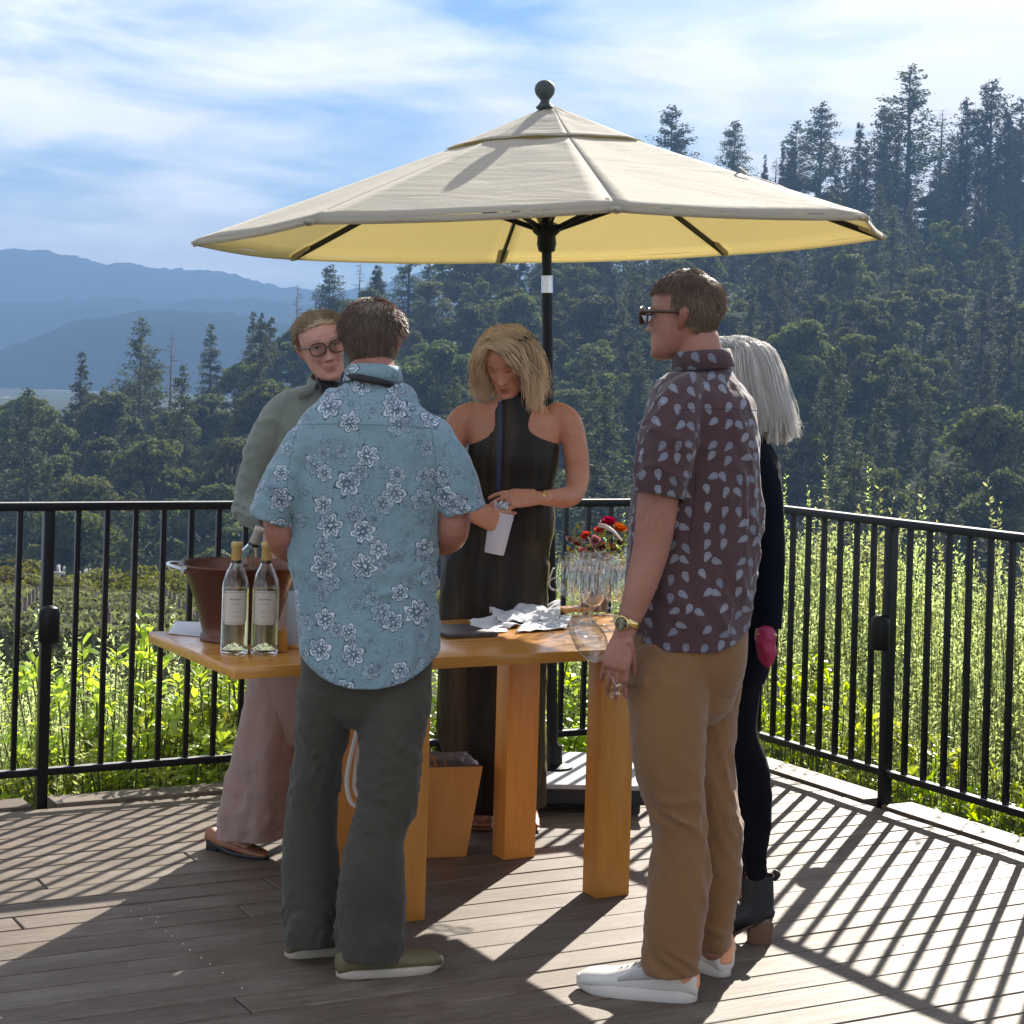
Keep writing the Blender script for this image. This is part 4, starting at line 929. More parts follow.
def head_pt(a,z,grow=0.0,face=True):
    """head surface at angle a (pi/2 = face forward) and height z, local: x right, y forward"""
    w=ht(z,1)+grow; yf=ht(z,2)+grow; yb=ht(z,3)-grow; yc=(yf+yb)/2; ry=(yf-yb)/2; ca,sa=math.cos(a),math.sin(a)
    e=2/2.15; x=w*math.copysign(abs(ca)**e,ca); y=yc+ry*math.copysign(abs(sa)**e,sa)
    if face and sa>0:
        ax=abs(x)
        y-=.0095*g2(ax-.031,z-.006,.014,.011)            # eye sockets
        y+=.004*g2(ax-.028,z-.026,.02,.007)               # brow
        y+=.004*g2(ax-.038,z+.03,.016,.016)               # cheek
        y-=.004*g2(ax-.05,z+.055,.015,.02)
        nz=(.014-z)/.050                                   # nose
        if -.1<nz<1.15: y+=g2(x,0,.0085+.006*max(0,nz),1)*(.024*max(0,nz)**1.15 if nz<=1 else .024*max(0,(1.15-nz)/.15))
        y+=.004*g2(ax-.011,z+.036,.006,.006)
        y+=.0055*g2(x,z+.060,.020,.0045)+.006*g2(x,z+.071,.017,.005)-.003*g2(x,z+.0655,.022,.0022)  # lips
        y-=.003*g2(x,z+.082,.02,.006); y+=.004*g2(x,z+.098,.016,.01)
    return Vector((x,y,z))
def head_mesh(mb,M):
    n=72; zs=[-.114+i*(.113+.114)/64 for i in range(65)]; vs=[]
    for z in zs:
        for k in range(n): vs.append(M@head_pt(2*math.pi*k/n,z))
    fs=[(i*n+k,i*n+(k+1)%n,(i+1)*n+(k+1)%n,(i+1)*n+k) for i in range(64) for k in range(n)]
    vs.append(M@Vector((0,.06,-.116))); vs.append(M@Vector((0,-.008,.1145)))
    b=len(vs)-2; fs+=[(b,(k+1)%n,k) for k in range(n)]+[(b+1,64*n+k,64*n+(k+1)%n) for k in range(n)]
    mb.add(vs,fs)
    for s in (-1,1):                                       # ears
        e=[(Vector((s*.068,-.008,-.026)),.006,.006),(Vector((s*.073,-.012,-.014)),.009,.006),(Vector((s*.079,-.020,.004)),.013,.006),(Vector((s*.081,-.023,.016)),.015,.006),(Vector((s*.077,-.022,.023)),.010,.006)]
        limb(mb,[(M@p,a,b_) for p,a,b_ in e],ref=M.to_3x3()@Vector((0,1,0)),n=14,sub=4)
def headM(c,yaw,pitch=0,tilt=0,s=1.0):
    return Matrix.Translation(c)@Matrix.Rotation(R(yaw),4,'Z')@Matrix.Rotation(R(-pitch),4,'X')@Matrix.Rotation(R(tilt),4,'Y')@Matrix.Scale(s,4)
def hand(mb,wrist,dr,palm,side=1,s=1.0,curl=(25,30,35,40),th=(40,15),spread=5,bend=1.0):
    """wrist point, direction to the knuckles, palm normal; thumb on +side of dr x palm"""
    d=Vector(dr).normalized(); n=Vector(palm); n=(n-d*n.dot(d)).normalized(); x=d.cross(n)*side
    w=Vector(wrist)
    limb(mb,[(w-d*.03*s,.026*s,.019*s),(w,.025*s,.018*s),(w+d*.03*s,.033*s,.0165*s),(w+d*.065*s,.040*s,.015*s),(w+d*.088*s,.039*s,.0125*s)],ref=x,n=20,sub=4,expo=2.4)
    out=[]
    for i in range(4):
        off=(.029-.0195*i)*s; base=w+d*(.082-.004*abs(i-1))*s+x*off; L=[.043,.048,.045,.035][i]*s
        fd=(d*math.cos(R(spread*(1.2-i)))+x*math.sin(R(spread*(1.2-i)))).normalized(); c=curl[i]*bend; p=base; pts=[(p-fd*.015*s,.0085*s,.0085*s),(p,.0088*s,.0085*s)]
        ang=0
        for j,f in enumerate((1,.62,.5)):
            ang+=R(c*(1 if j else .9)); q=p+(fd*math.cos(ang)+n*math.sin(ang))*L*f
            pts.append((p.lerp(q,.5),.0080*s-.0004*j,.0076*s-.0004*j)); pts.append((q,.0081*s-.0006*j,.0078*s-.0006*j)); p=q
        limb(mb,pts,ref=x,n=12,sub=3); out.append(p)
    a1,a2=th; b=w+d*.022*s+x*.024*s; td=(x*math.sin(R(a1))+d*math.cos(R(a1))+n*math.sin(R(a2))).normalized()
    q1=b+td*.040*s; t2=(td+d*.5+n*.25).normalized(); q2=q1+t2*.032*s; q3=q2+(t2+d*.2).normalized()*.022*s
    limb(mb,[(b-td*.01*s,.014*s,.013*s),(q1,.0115*s,.0105*s),(q2,.0095*s,.009*s),(q3,.0085*s,.007*s)],ref=n,n=12,sub=4)
    return out
def body_build(mb,parent,matr,voxel=.0045,paint=()):
    """fuse all pieces into one continuous skin"""
    me=bpy.data.meshes.new('t'); me.from_pydata(mb.v,[],mb.f); o=bpy.data.objects.new('t',me); COL.objects.link(o)
    r=o.modifiers.new('r','REMESH'); r.mode='VOXEL'; r.voxel_size=voxel; r.use_smooth_shade=True
    sm=o.modifiers.new('s','SMOOTH'); sm.factor=.45; sm.iterations=3
    dg=bpy.context.evaluated_depsgraph_get(); m2=bpy.data.meshes.new_from_object(o.evaluated_get(dg)); m2.name='body'
    bpy.data.objects.remove(o); b=bpy.data.objects.new('body',m2); COL.objects.link(b); m2.materials.clear(); m2.materials.append(matr)
    m2.polygons.foreach_set('use_smooth',[True]*len(m2.polygons))
    at=m2.color_attributes.new('tone','FLOAT_COLOR','POINT'); n=len(m2.vertices); co_=np.zeros(n*3); m2.vertices.foreach_get('co',co_); co_=co_.reshape(-1,3)
    c=np.zeros((n,4)); 
    for (p,rad,col,amt) in paint:
        rad=np.array(rad if np.ndim(rad) else (rad,)*3); 
        if isinstance(p,tuple) and len(p)==2 and isinstance(p[1],Matrix):
            q=np.array([list(r) for r in p[1].inverted()]); loc=co_@q[:3,:3].T+q[:3,3]; d=(loc-np.array(p[0]))/rad
        else: d=(co_-np.array(p))/rad
        w=np.clip(1.25-np.sqrt((d**2).sum(1)),0,.5)*2*amt
        c[:,:3]=c[:,:3]*(1-w[:,None])+np.array(col)*w[:,None]; c[:,3]=c[:,3]*(1-w)+w
    at.data.foreach_set('color',c.ravel()); under(b,parent); return b
def skin(name,col):
    m,nt_,out=new_mat(name); T=NT(nt_); o=T.obj(); f=T.noise(o,14,6,.7); f=T.m('ADD',T.m('MULTIPLY',f,.7),T.m('MULTIPLY',T.noise(o,90,3,.6),.3)); c=T.mix(T.ramp(f,[(.32,(0,0,0)),(.68,(1,1,1))]),c4((col[0]*.82,col[1]*.70,col[2]*.68)),c4(tuple(min(1,k*1.15) for k in col)))
    a=T.n('ShaderNodeAttribute'); a.attribute_name='tone'; c=T.mix(a.outputs['Alpha'],c,a.outputs['Color'])
    x=T.pbr(out,Base_Color=c,Roughness=.5,Normal=T.bump(T.noise(o,140,4,.7),.35,.003)); p=x.node; p.inputs['Subsurface Weight'].default_value=.12; p.inputs['Subsurface Scale'].default_value=.01; p.inputs['Subsurface Radius'].default_value=(1,.35,.15)
    p.inputs['Specular IOR Level'].default_value=.4; return m
def face_paint(M,lip=(.32,.07,.06),brow=(.16,.10,.06),eyes='open',lipw=.8,smile=False):
    L=[]
    if smile:
        for s in (-1,1): L.append((((s*.022,.09,-.0625),M),(.006,.03,.0016),(.20,.05,.04),.8)); L.append((((s*.030,.085,-.045),M),(.004,.03,.014),(.30,.12,.09),.45)); L.append((((s*.016,.09,-.0600),M),(.009,.03,.003),lip,.7))
    for s in (-1,1):
        L.append((((s*.031,.09,.030),M),(.016,.03,.0035),brow,.75))
        if eyes=='open':
            L.append((((s*.031,.085,.006),M),(.0125,.03,.0048),(.55,.50,.46),.8)); L.append((((s*.031,.085,.006),M),(.005,.03,.005),(.05,.04,.04),1))
            L.append((((s*.031,.085,.0105),M),(.014,.03,.0018),(.05,.03,.03),.9))
        else: L.append((((s*.031,.085,.001),M),(.014,.03,.002),(.08,.04,.035),.9))
        L.append((((s*.040,.08,-.030),M),(.018,.03,.014),(.50,.17,.12),.22))
    L.append((((0,.095,-.0605),M),(.021,.03,.0042),lip,lipw)); L.append((((0,.095,-.071),M),(.017,.03,.0045),lip,lipw)); L.append((((0,.098,-.0655),M),(.021,.03,.0012),(.12,.02,.02),.9))
    for s in(-1,1): L.append((((s*.010,.10,-.042),M),(.004,.02,.002),(.2,.05,.04),.6)); L.append((((s*.078,-.018,.0),M),(.02,.03,.04),(.55,.10,.06),.35))
    return L
# hair ------------------------------------------------------------
def hairmat(name,c1,c2,rough=.38,trans=.25,tint=(1,.9,.72)):
    m,nt_,out=new_mat(name); T=NT(nt_); ge=T.n('ShaderNodeNewGeometry'); o=T.obj()
    f=T.m('ADD',T.m('MULTIPLY',ge.outputs['Random Per Island'],.6),T.m('MULTIPLY',T.noise(o,22,4),.4))
    c=T.mix(f,c4(c1),c4(c2)); d=T.pbr(None,Base_Color=c,Roughness=rough); d.node.inputs['Specular IOR Level'].default_value=.35
    t=T.n('ShaderNodeBsdfTranslucent'); tm=T.n('ShaderNodeMix'); tm.data_type='RGBA'; tm.blend_type='MULTIPLY'; tm.inputs[0].default_value=1; T.set(tm.inputs[6],c); tm.inputs[7].default_value=c4(tuple(k*1.5 for k in tint)); T.set(t.inputs[0],tm.outputs[2])
    mx=T.n('ShaderNodeMixShader'); mx.inputs[0].default_value=trans; nt_.links.new(d,mx.inputs[1]); nt_.links.new(t.outputs[0],mx.inputs[2]); nt_.links.new(mx.outputs[0],out.inputs[0]); return m
def short_hair(parent,M,mat,line,seed,n=4200,L=.034,lift=.25,grow=.010,comb=(0.25,-1.0,-.45),capcol=None,top=.012,label=None):
    """line(x,y,z) -> True where hair grows, in head coordinates"""
    rs=random.Random(seed); mb=MB(); nn=64; zs=[-.114+i*.227/60 for i in range(61)]
    def surf(a,z,gr): 
        p=head_pt(a,z,gr,False); e=max(0,(z-.03)/.085); p.z+=e*gr+e*top*(1+.25*n3((a*1.5,z*10,seed),1)); 
        nz=n3((math.cos(a)*2.4,math.sin(a)*2.4,z*26+seed),1); return p+Vector((p.x,p.y,0)).normalized()*nz*.0035
    idx={}; vs=[];fs=[]
    for i,z in enumerate(zs):
        for k in range(nn): vs.append(surf(2*math.pi*k/nn,z,grow*(.75 if z<-.0 else 1)))
    for i in range(60):
        for k in range(nn):
            k2=(k+1)%nn; c=(vs[i*nn+k]+vs[(i+1)*nn+k2])/2
            if line(c.x,c.y,c.z): fs.append((i*nn+k,i*nn+k2,(i+1)*nn+k2,(i+1)*nn+k))
    vs.append(Vector((0,-.01,.114+grow+top))); fs+=[(len(vs)-1,60*nn+k,60*nn+(k+1)%nn) for k in range(nn)]
    mb.add([M@v for v in vs],fs)
    lines=[]; cb=Vector(comb)
    while len(lines)<n:
        a=rs.uniform(0,6.283); z=rs.uniform(-.085,.113) if rs.random()<.6 else rs.uniform(.06,.1145) if rs.random()<.5 else rs.uniform(.1005,.113)
        p=surf(a,z,grow*.7)
        if not line(p.x,p.y,p.z): continue
        if z>.1 or (z>.085 and rs.random()<.5):
            q_=rs.random()**.5; apex=Vector((0,-.01,.114+grow+top)); p=Vector((p.x*q_,(p.y+.01)*q_-.01,p.z+(apex.z-p.z)*(1-q_)**1.3)) if z>.1 else p
        nrm=Vector((p.x,p.y+.005,(p.z-.01)*.9)).normalized(); 
        d=Vector((cb.x*(1 if p.x>=0 else -1)*.6+p.x*4,cb.y,cb.z-(1.2 if z<.06 else 0)))+Vector((rs.gauss(0,.25),rs.gauss(0,.25),rs.gauss(0,.2)))
        d=(d-nrm*d.dot(nrm)).normalized(); l=L*rs.uniform(.5,1.25)*(1 if z>.03 else .62); pts=[]; q=p.copy()
        li=lift*rs.uniform(.2,1.5)*(1 if z>.02 else .35)
        for j in range(6):
            pts.append(M@q); q=q+(d+nrm*li*(1-j*.33)).normalized()*l/5; 
        lines.append(pts)
    strands(mb,lines,.0011); o=mb.build('hair',mat,None); under(o,parent); 
    if label: o['label']=label
    return o
def lock_hair(parent,M,mat,paths,seed,r=.0012,per=26,wid=.016,wave=.006,wl=9,shell=None,flare=1.2):
    """long hair: every guide path (head coordinates) carries a bundle of strands"""
    rs=random.Random(seed); mb=MB(); lines=[]
    for gi,g in enumerate(paths):
        g=[Vector(p) for p in g]; m_=len(g)
        def at(t):
            f=t*(m_-1); i=min(int(f),m_-2); q=f-i; ks=[max(i-1,0),i,i+1,min(i+2,m_-1)]; return crom(*[g[k] for k in ks],q)
        ph=rs.uniform(0,6.28)
        # solid core of the lock
        limb(mb,[(M@at(t),wid*(.55+.45*math.sin(math.pi*min(1,t*1.1+.08)))*.8,wid*.34) for t in [i/7 for i in range(8)]],ref=M.to_3x3()@Vector((g[m_//2].y,-g[m_//2].x,0)).normalized(),n=10,sub=3)
        for s in range(per):
            o1=Vector((rs.gauss(0,1),rs.gauss(0,1),rs.gauss(0,.5)))*wid*.55; o2=o1*flare+Vector((rs.gauss(0,1),rs.gauss(0,1),0))*wid*.25; end=rs.uniform(.82,1.06); pl=[]; p2=ph+rs.gauss(0,.5)
            for j in range(15):
                t=j/14; c=at(min(1,t*end)); w=Vector((math.sin(t*wl+p2),math.cos(t*wl*.9+p2),0))*wave*t; out_=Vector((c.x,c.y,0)); out_=out_.normalized() if out_.length>.01 else Vector((0,0,1))
                pl.append(M@(c+o1*(1-t)*.8+o2*t+w+out_*wid*.25))
            lines.append(pl)
    strands(mb,lines,r); o=mb.build('hair',mat,None); under(o,parent); return o
# clothes ----------------------------------------------------------
def folds(amp,sx=(7,7,26),seed=0,big=.5,skew=.5,diag=1.0):
    """creased cloth: warped ridges (sharp crests, soft valleys) over slow undulation"""
    S=Vector((seed*1.7,seed*.9,seed*.3))
    def f(p,a,s,n):
        w=noise.noise_vector(p*5+S)*.10; q=p+w; k=1.7
        q1=Vector((q.x*sx[0]*k+q.z*diag*5,q.y*sx[1]*k,q.z*sx[2]*k*.9+q.x*skew*14))+S
        v=noise.noise(q1); v2=noise.noise(q1*1.9+Vector((5,1,3))); b=noise.noise(p*5+S)
        r1=max(0,1-abs(v)*4.2)**1.6; r2=max(0,1-abs(v2)*4.2)**1.6; g=.5+.5*noise.noise(p*7-S)*2
        return amp*(1.15*r1*max(.15,g)+.65*r2-.4+big*b*.6)
    return f
def ring_pts(rows,d,rv,dz=None):
    """rows = (x_left, x_right, y[, depth offset]) read from the photograph at distance d"""
    out=[]
    for i,r_ in enumerate(rows):
        dd=d+(r_[3] if len(r_)>3 else 0); a=P(r_[0],r_[2],dd); b=P(r_[1],r_[2],dd); v=rv[i] if isinstance(rv,(list,tuple)) else rv
        out.append(((a+b)/2,(b-a).length/2)+((v,) if not isinstance(v,tuple) else v))
    return out
def cen(rows,d,k): return [(P(x,y,d+(dd[0] if dd else 0)),w*k*d/F,w*k*d/F) for (x,y,w,*dd) in rows]
def legc(rows,d,rv): # rows=(cx,y,halfwidth px, depth off)
    return [(P(r_[0],r_[1],d+(r_[3] if len(r_)>3 else 0)),r_[2]*d/F,(rv[i] if isinstance(rv,list) else rv)) for i,r_ in enumerate(rows)]
def fused(mb,name,mat,parent,cuts=(),voxel=.0055,it=3,thick=.0028,extra=None):
    """closed volumes fused into one cloth surface, opened again at the cuts [(centre, outward axis, radius)]"""
    me=bpy.data.meshes.new('t'); me.from_pydata(mb.v,[],mb.f); o=bpy.data.objects.new('t',me); COL.objects.link(o)
    r=o.modifiers.new('r','REMESH'); r.mode='VOXEL'; r.voxel_size=voxel
    sm=o.modifiers.new('s','SMOOTH'); sm.factor=.5; sm.iterations=it
    m2=bpy.data.meshes.new_from_object(o.evaluated_get(bpy.context.evaluated_depsgraph_get())); bpy.data.objects.remove(o)
    import bmesh
    bm=bmesh.new(); bm.from_mesh(m2); dead=[]
    for f in bm.faces:
        c=f.calc_center_median()
        for ct in cuts:
            if callable(ct):
                if ct(c): dead.append(f); break
                continue
            q,ax,rad=ct; v=c-q; h=v.dot(ax)
            if 0<h<.03 and f.normal.dot(ax)>.5 and (v-ax*h).length<rad: dead.append(f); break
    bmesh.ops.delete(bm,geom=dead,context='FACES')
    bv={}
    for e in bm.edges:
        if e.is_boundary:
            a,b=e.verts; bv.setdefault(a,[]).append(b); bv.setdefault(b,[]).append(a)
    for _ in range(14):
        new={v:(v.co*.4+sum((w.co for w in ns),Vector())*(.6/len(ns))) for v,ns in bv.items()}
        for v,c in new.items(): v.co=c
    uv=bm.loops.layers.uv.new('UVMap')
    for f in bm.faces:
        n=f.normal; side=abs(n.x)>abs(n.y)*1.6
        for l in f.loops: c=l.vert.co; l[uv].uv=((c.y+3.3) if side else c.x, c.z)
        f.smooth=True
    bm.to_mesh(m2); bm.free(); m2.name=name; m2.materials.clear(); m2.materials.append(mat)
    o=bpy.data.objects.new(name,m2); COL.objects.link(o)
    if extra:
        e=extra.build('t2',mat); n0=len(m2.vertices); vs=[v.co.copy() for v in m2.vertices]+[v.co.copy() for v in e.data.vertices]
        bm=bmesh.new(); bm.from_mesh(m2); bm.from_mesh(e.data); bm.to_mesh(m2); bm.free(); bpy.data.objects.remove(e)
    under(o,parent); s_=o.modifiers.new('s','SOLIDIFY'); s_.thickness=thick; s_.offset=-1; return o
def cutat(mbctrl,rad,back=.006):
    """cut plane at the last point of a control list"""
    a=Vector(mbctrl[-2][0]); b=Vector(mbctrl[-1][0]); ax=(b-a).normalized(); return (b-ax*back,ax,rad)
def garment(mb,name,mat,parent,thick=.003,sub=False):
    o=mb.build(name,mat,None); under(o,parent); s_=o.modifiers.new('s','SOLIDIFY'); s_.thickness=thick; s_.offset=-1; return o
def shoe(parent,heel,yaw,L,top,sole,kind='sneaker',name='shoe',extra=None):
    """heel: ground point at the back of the sole; yaw: pointing direction (0 = +X, 90 = +Y)"""
    M=Matrix.Translation(Vector((heel[0],heel[1],0)))@Matrix.Rotation(R(yaw),4,'Z'); k=L/.29
    prm={'sneaker':(.030,[(.0,.026,.062),(.03,.032,.088),(.08,.035,.094),(.14,.036,.090),(.19,.0365,.080),(.30,.037,.076),(.42,.039,.070),(.56,.043,.056),(.70,.046,.044),(.80,.046,.041),(.91,.040,.036),(.975,.026,.027)]),
         'moc':(.022,[(.0,.026,.050),(.03,.031,.066),(.10,.034,.069),(.2,.035,.064),(.30,.036,.060),(.42,.039,.056),(.56,.043,.048),(.70,.045,.042),(.84,.043,.038),(.93,.034,.032),(.985,.018,.018)]),
         'loafer':(.014,[(.0,.022,.040),(.03,.027,.058),(.12,.030,.056),(.25,.031,.046),(.42,.034,.046),(.58,.038,.042),(.72,.040,.034),(.85,.036,.026),(.94,.026,.020),(.985,.012,.012)])}[kind]
    sh,prof=prm; mb=MB(); z0=sh-.004+(.012 if kind=='loafer' else 0)
    zs_=lambda t:(.024*(1-t/.45) if (kind=='loafer' and t<.45) else 0)
    ctr=[(M@Vector((t*L,0,sh*.5+zs_(t)*.6+h*.5*k)),w*k,h*.5*k) for t,w,h in prof]
    limb(mb,ctr,ref=M.to_3x3()@Vector((0,1,0)),n=24,sub=3,expo=2.5,capk=.22,tdir=M.to_3x3()@Vector((1,0,0)))
    o=mb.build('upper',top,None); under(o,parent); o.name=name
    mb=MB(); n=30; out=[]
    for i in range(n):
        a=2*math.pi*i/n; x=.5+.5*math.cos(a); 
        w=[b for b in prof]; 
        def W(x):
            for p,q in zip(prof,prof[1:]):
                if x<=q[0]: return p[1]+(q[1]-p[1])*max(0,(x-p[0])/(q[0]-p[0]))
            return prof[-1][1]
        out.append((x,math.copysign(W(x)*min(1,(abs(math.sin(a)))**.55*1.02+.0),math.sin(a))))
    vs=[];lv=[(0.0,-.001),(.004,.003),(sh*.7,.0035),(sh,.001)]
    for z,g in lv:
        for x,y in out: 
            sp=.010*max(0,(x-.82)/.18)**2 if kind!='loafer' else 0
            vs.append(M@Vector((x*L*(1+g*2/L)-g, y*(k)+math.copysign(g,y), z+sp+(zs_(x) if kind=='loafer' else 0))))
    fs=[(j*n+i,j*n+(i+1)%n,(j+1)*n+(i+1)%n,(j+1)*n+i) for j in range(3) for i in range(n)]+[tuple(range(n))[::-1],tuple(3*n+i for i in range(n))]
    mb.add(vs,fs); s2=mb.build('sole',sole,o,auto=45)
    if kind=='loafer':
        mb=MB(); box(mb,M@Vector((.035,0,.018)),(.055*k,.05,.036),M.to_3x3(),.004); mb.build('heel',sole,o,auto=40)
    if kind!='loafer':
        mb=MB()
        if kind=='sneaker':
            def topz(x):
                for p,q in zip(prof,prof[1:]):
                    if x<=q[0]: return sh*.5+k*(p[2]+(q[2]-p[2])*max(0,(x-p[0])/(q[0]-p[0])))
                return sh
            for i in range(6):
                xf=.36+.052*i; x=xf*L; z=topz(xf); hw=.021
                limb(mb,[(M@Vector((x-.004,-hw,z-.0085)),.0028,.0022),(M@Vector((x,-.008,z-.0005)),.0028,.0022),(M@Vector((x+.004,hw*.6,z-.003)),.0028,.0022),(M@Vector((x+.008,hw,z-.0085)),.0028,.0022)],ref=(0,0,1),n=6,sub=3)
                limb(mb,[(M@Vector((x+.008,-hw,z-.0085)),.0028,.0022),(M@Vector((x,.008,z-.0005)),.0028,.0022),(M@Vector((x-.004,hw,z-.0085)),.0028,.0022)],ref=(0,0,1),n=6,sub=3)
            for (dy,dx,dz) in ((-.028,.03,-.012),(.028,.03,-.012),(-.034,-.005,-.03),(.034,-.005,-.03)):
                limb(mb,[(M@Vector((.37*L,0,topz(.37)+.003)),.0028,.0028),(M@Vector((.37*L+dx*.5,dy*.6,topz(.37)+.007)),.0028,.0028),(M@Vector((.37*L+dx,dy,topz(.40)+dz)),.0028,.0028)],ref=(0,0,1),n=6,sub=4)
            for sgn in (-1,1): limb(mb,[(M@Vector((.38*L,0,sh*.5+.085*k)),.003,.003),(M@Vector((.39*L,sgn*.022,sh*.5+.090*k)),.003,.003),(M@Vector((.43*L,sgn*.034,sh*.5+.066*k)),.003,.003)],ref=(0,0,1),n=6,sub=3)
        else:
            limb(mb,[(M@Vector((.50*L,-.036,sh*.5+.040)),.004,.003),(M@Vector((.56*L,-.015,sh*.5+.056)),.004,.003),(M@Vector((.56*L,.015,sh*.5+.056)),.004,.003),(M@Vector((.50*L,.036,sh*.5+.040)),.004,.003)],ref=(0,0,1),n=6,sub=4)
        l=mb.build('laces',extra or top,o)
    return o,M
# printed cloths
def print_cloth(name,base,mk,rough=.85,seams=()):
    m,nt_,out=new_mat(name); T=NT(nt_); uv=T.uv(); o=T.obj()
    f=T.noise(o,4,4); b=T.mix(f,c4(tuple(k*.86 for k in base)),c4(tuple(min(1,k*1.12) for k in base))); c=mk(T,uv,b)
    w=T.noise(uv,700,2); h=T.m('ADD',T.m('MULTIPLY',w,.06),T.noise(T.map(o,scale=(1,1,.55)),13,4,.6,.7))
    so3=T.n('ShaderNodeSeparateXYZ'); T.set(so3.inputs[0],o); ox,oy,oz=so3.outputs
    for (kind,v,lo,hi,cu) in seams:      # stitched seams: 'z' runs level, 'x' runs up the cloth
        A_,B_=(oz,ox) if kind=='z' else (ox,oz); mid=(lo+hi)/2; hw_=(hi-lo)/2
        tt=T.m('DIVIDE',T.m('SUBTRACT',B_,mid),hw_); at_=T.m('ADD',v,T.m('MULTIPLY',T.m('MULTIPLY',tt,tt),cu))
        ds=T.m('ABSOLUTE',T.m('SUBTRACT',A_,at_)); ln=T.m('MULTIPLY',T.m('SUBTRACT',1.0,T.m('DIVIDE',ds,.0028),clamp=True),T.m('LESS_THAN',T.m('ABSOLUTE',tt),1.0))
        c=T.mix(T.m('MULTIPLY',ln,.55),c,c4(tuple(k*.35 for k in base))); h=T.m('SUBTRACT',h,T.m('MULTIPLY',ln,.35))
    x=T.pbr(out,Base_Color=c,Roughness=rough,Normal=T.bump(h,.3,.02)); x.node.inputs['Sheen Weight'].default_value=.25; x.node.inputs['Specular IOR Level'].default_value=.2; return m
def cellpolar(T,uv,scale,loc,rand=.75):
    v=T.map(uv,scale=(scale,scale,scale),loc=loc); vo=T.n('ShaderNodeTexVoronoi'); vo.voronoi_dimensions='2D'; vo.feature='F1'; vo.inputs['Scale'].default_value=1; vo.inputs['Randomness'].default_value=rand
    T.set(vo.inputs['Vector'],v); d=T.vm('SUBTRACT',v,vo.outputs['Position']); s=T.n('ShaderNodeSeparateXYZ'); T.set(s.inputs[0],d); cs=T.n('ShaderNodeSeparateColor'); T.set(cs.inputs[0],vo.outputs['Color'])
    return s.outputs[0],s.outputs[1],cs.outputs[0],cs.outputs[1]
def band(T,v,a,b,s=.03):
    x=T.m('MULTIPLY',T.m('SUBTRACT',v,a),1/s,clamp=True); y=T.m('MULTIPLY',T.m('SUBTRACT',b,v),1/s,clamp=True); return T.m('MULTIPLY',x,y)
def flowers(T,uv,b):
    c=b
    # thin leafy scrolls between the blooms
    sw=T.noise(T.map(uv,scale=(1,1,1),loc=(3,7,0)),13,3,.5,1.6); ln=band(T,sw,.485,.515,.008); gate=T.m('GREATER_THAN',T.noise(uv,7,2),.5)
    c=T.mix(T.m('MULTIPLY',T.m('MULTIPLY',ln,gate),.5),c,(.10,.14,.19,1)); sw2=T.noise(T.map(uv,loc=(9,1,0)),17,2,.5,1.2); c=T.mix(T.m('MULTIPLY',T.m('MULTIPLY',band(T,sw2,.49,.51,.007),T.m('GREATER_THAN',T.noise(uv,6,2),.52)),.5),c,(.36,.42,.48,1))
    for (sc,loc,r0,amp,wcol,thr) in ((9.8,(1.3,.4,0),.27,.92,(.60,.63,.68,1),.0),(10.5,(4.8,5.9,0),.24,.78,(.42,.47,.53,1),.0),(14,(8.1,2.2,0),.26,.62,(.28,.34,.41,1),.0)):
        wob=T.noise(uv,60,2); x,y,r1,r2=cellpolar(T,uv,sc,loc,.85); r=T.m('SQRT',T.m('ADD',T.m('MULTIPLY',x,x),T.m('MULTIPLY',y,y)))
        th=T.m('ADD',T.m('ARCTAN2',y,x),T.m('MULTIPLY',r1,6.28)); pet=T.m('ABSOLUTE',T.m('COSINE',T.m('MULTIPLY',th,3.0)))
        Rr=T.m('MULTIPLY',T.m('ADD',T.m('MULTIPLY',pet,.42),.62),T.m('ADD',T.m('MULTIPLY',r2,.5*r0),r0*.72)); q=T.m('ADD',T.m('DIVIDE',r,Rr),T.m('MULTIPLY',T.m('SUBTRACT',wob,.5),.8))
        dark=T.m('MAXIMUM',band(T,q,1.0,1.14),T.m('MAXIMUM',band(T,q,.16,.30,.05),T.m('MULTIPLY',band(T,q,.3,.74),band(T,pet,-1,.30,.08)))); white=T.m('MAXIMUM',band(T,q,.80,1.0),T.m('MAXIMUM',band(T,q,-.5,.14),T.m('MULTIPLY',band(T,q,.34,.66),band(T,pet,.90,1.2,.05))))
        inner=band(T,q,-.5,.75,.05)
        c=T.mix(T.m('MULTIPLY',inner,.45*amp),c,(.10,.15,.20,1)); c=T.mix(T.m('MULTIPLY',dark,.85*amp),c,(.025,.035,.07,1)); c=T.mix(T.m('MULTIPLY',white,amp),c,wcol)
    return c
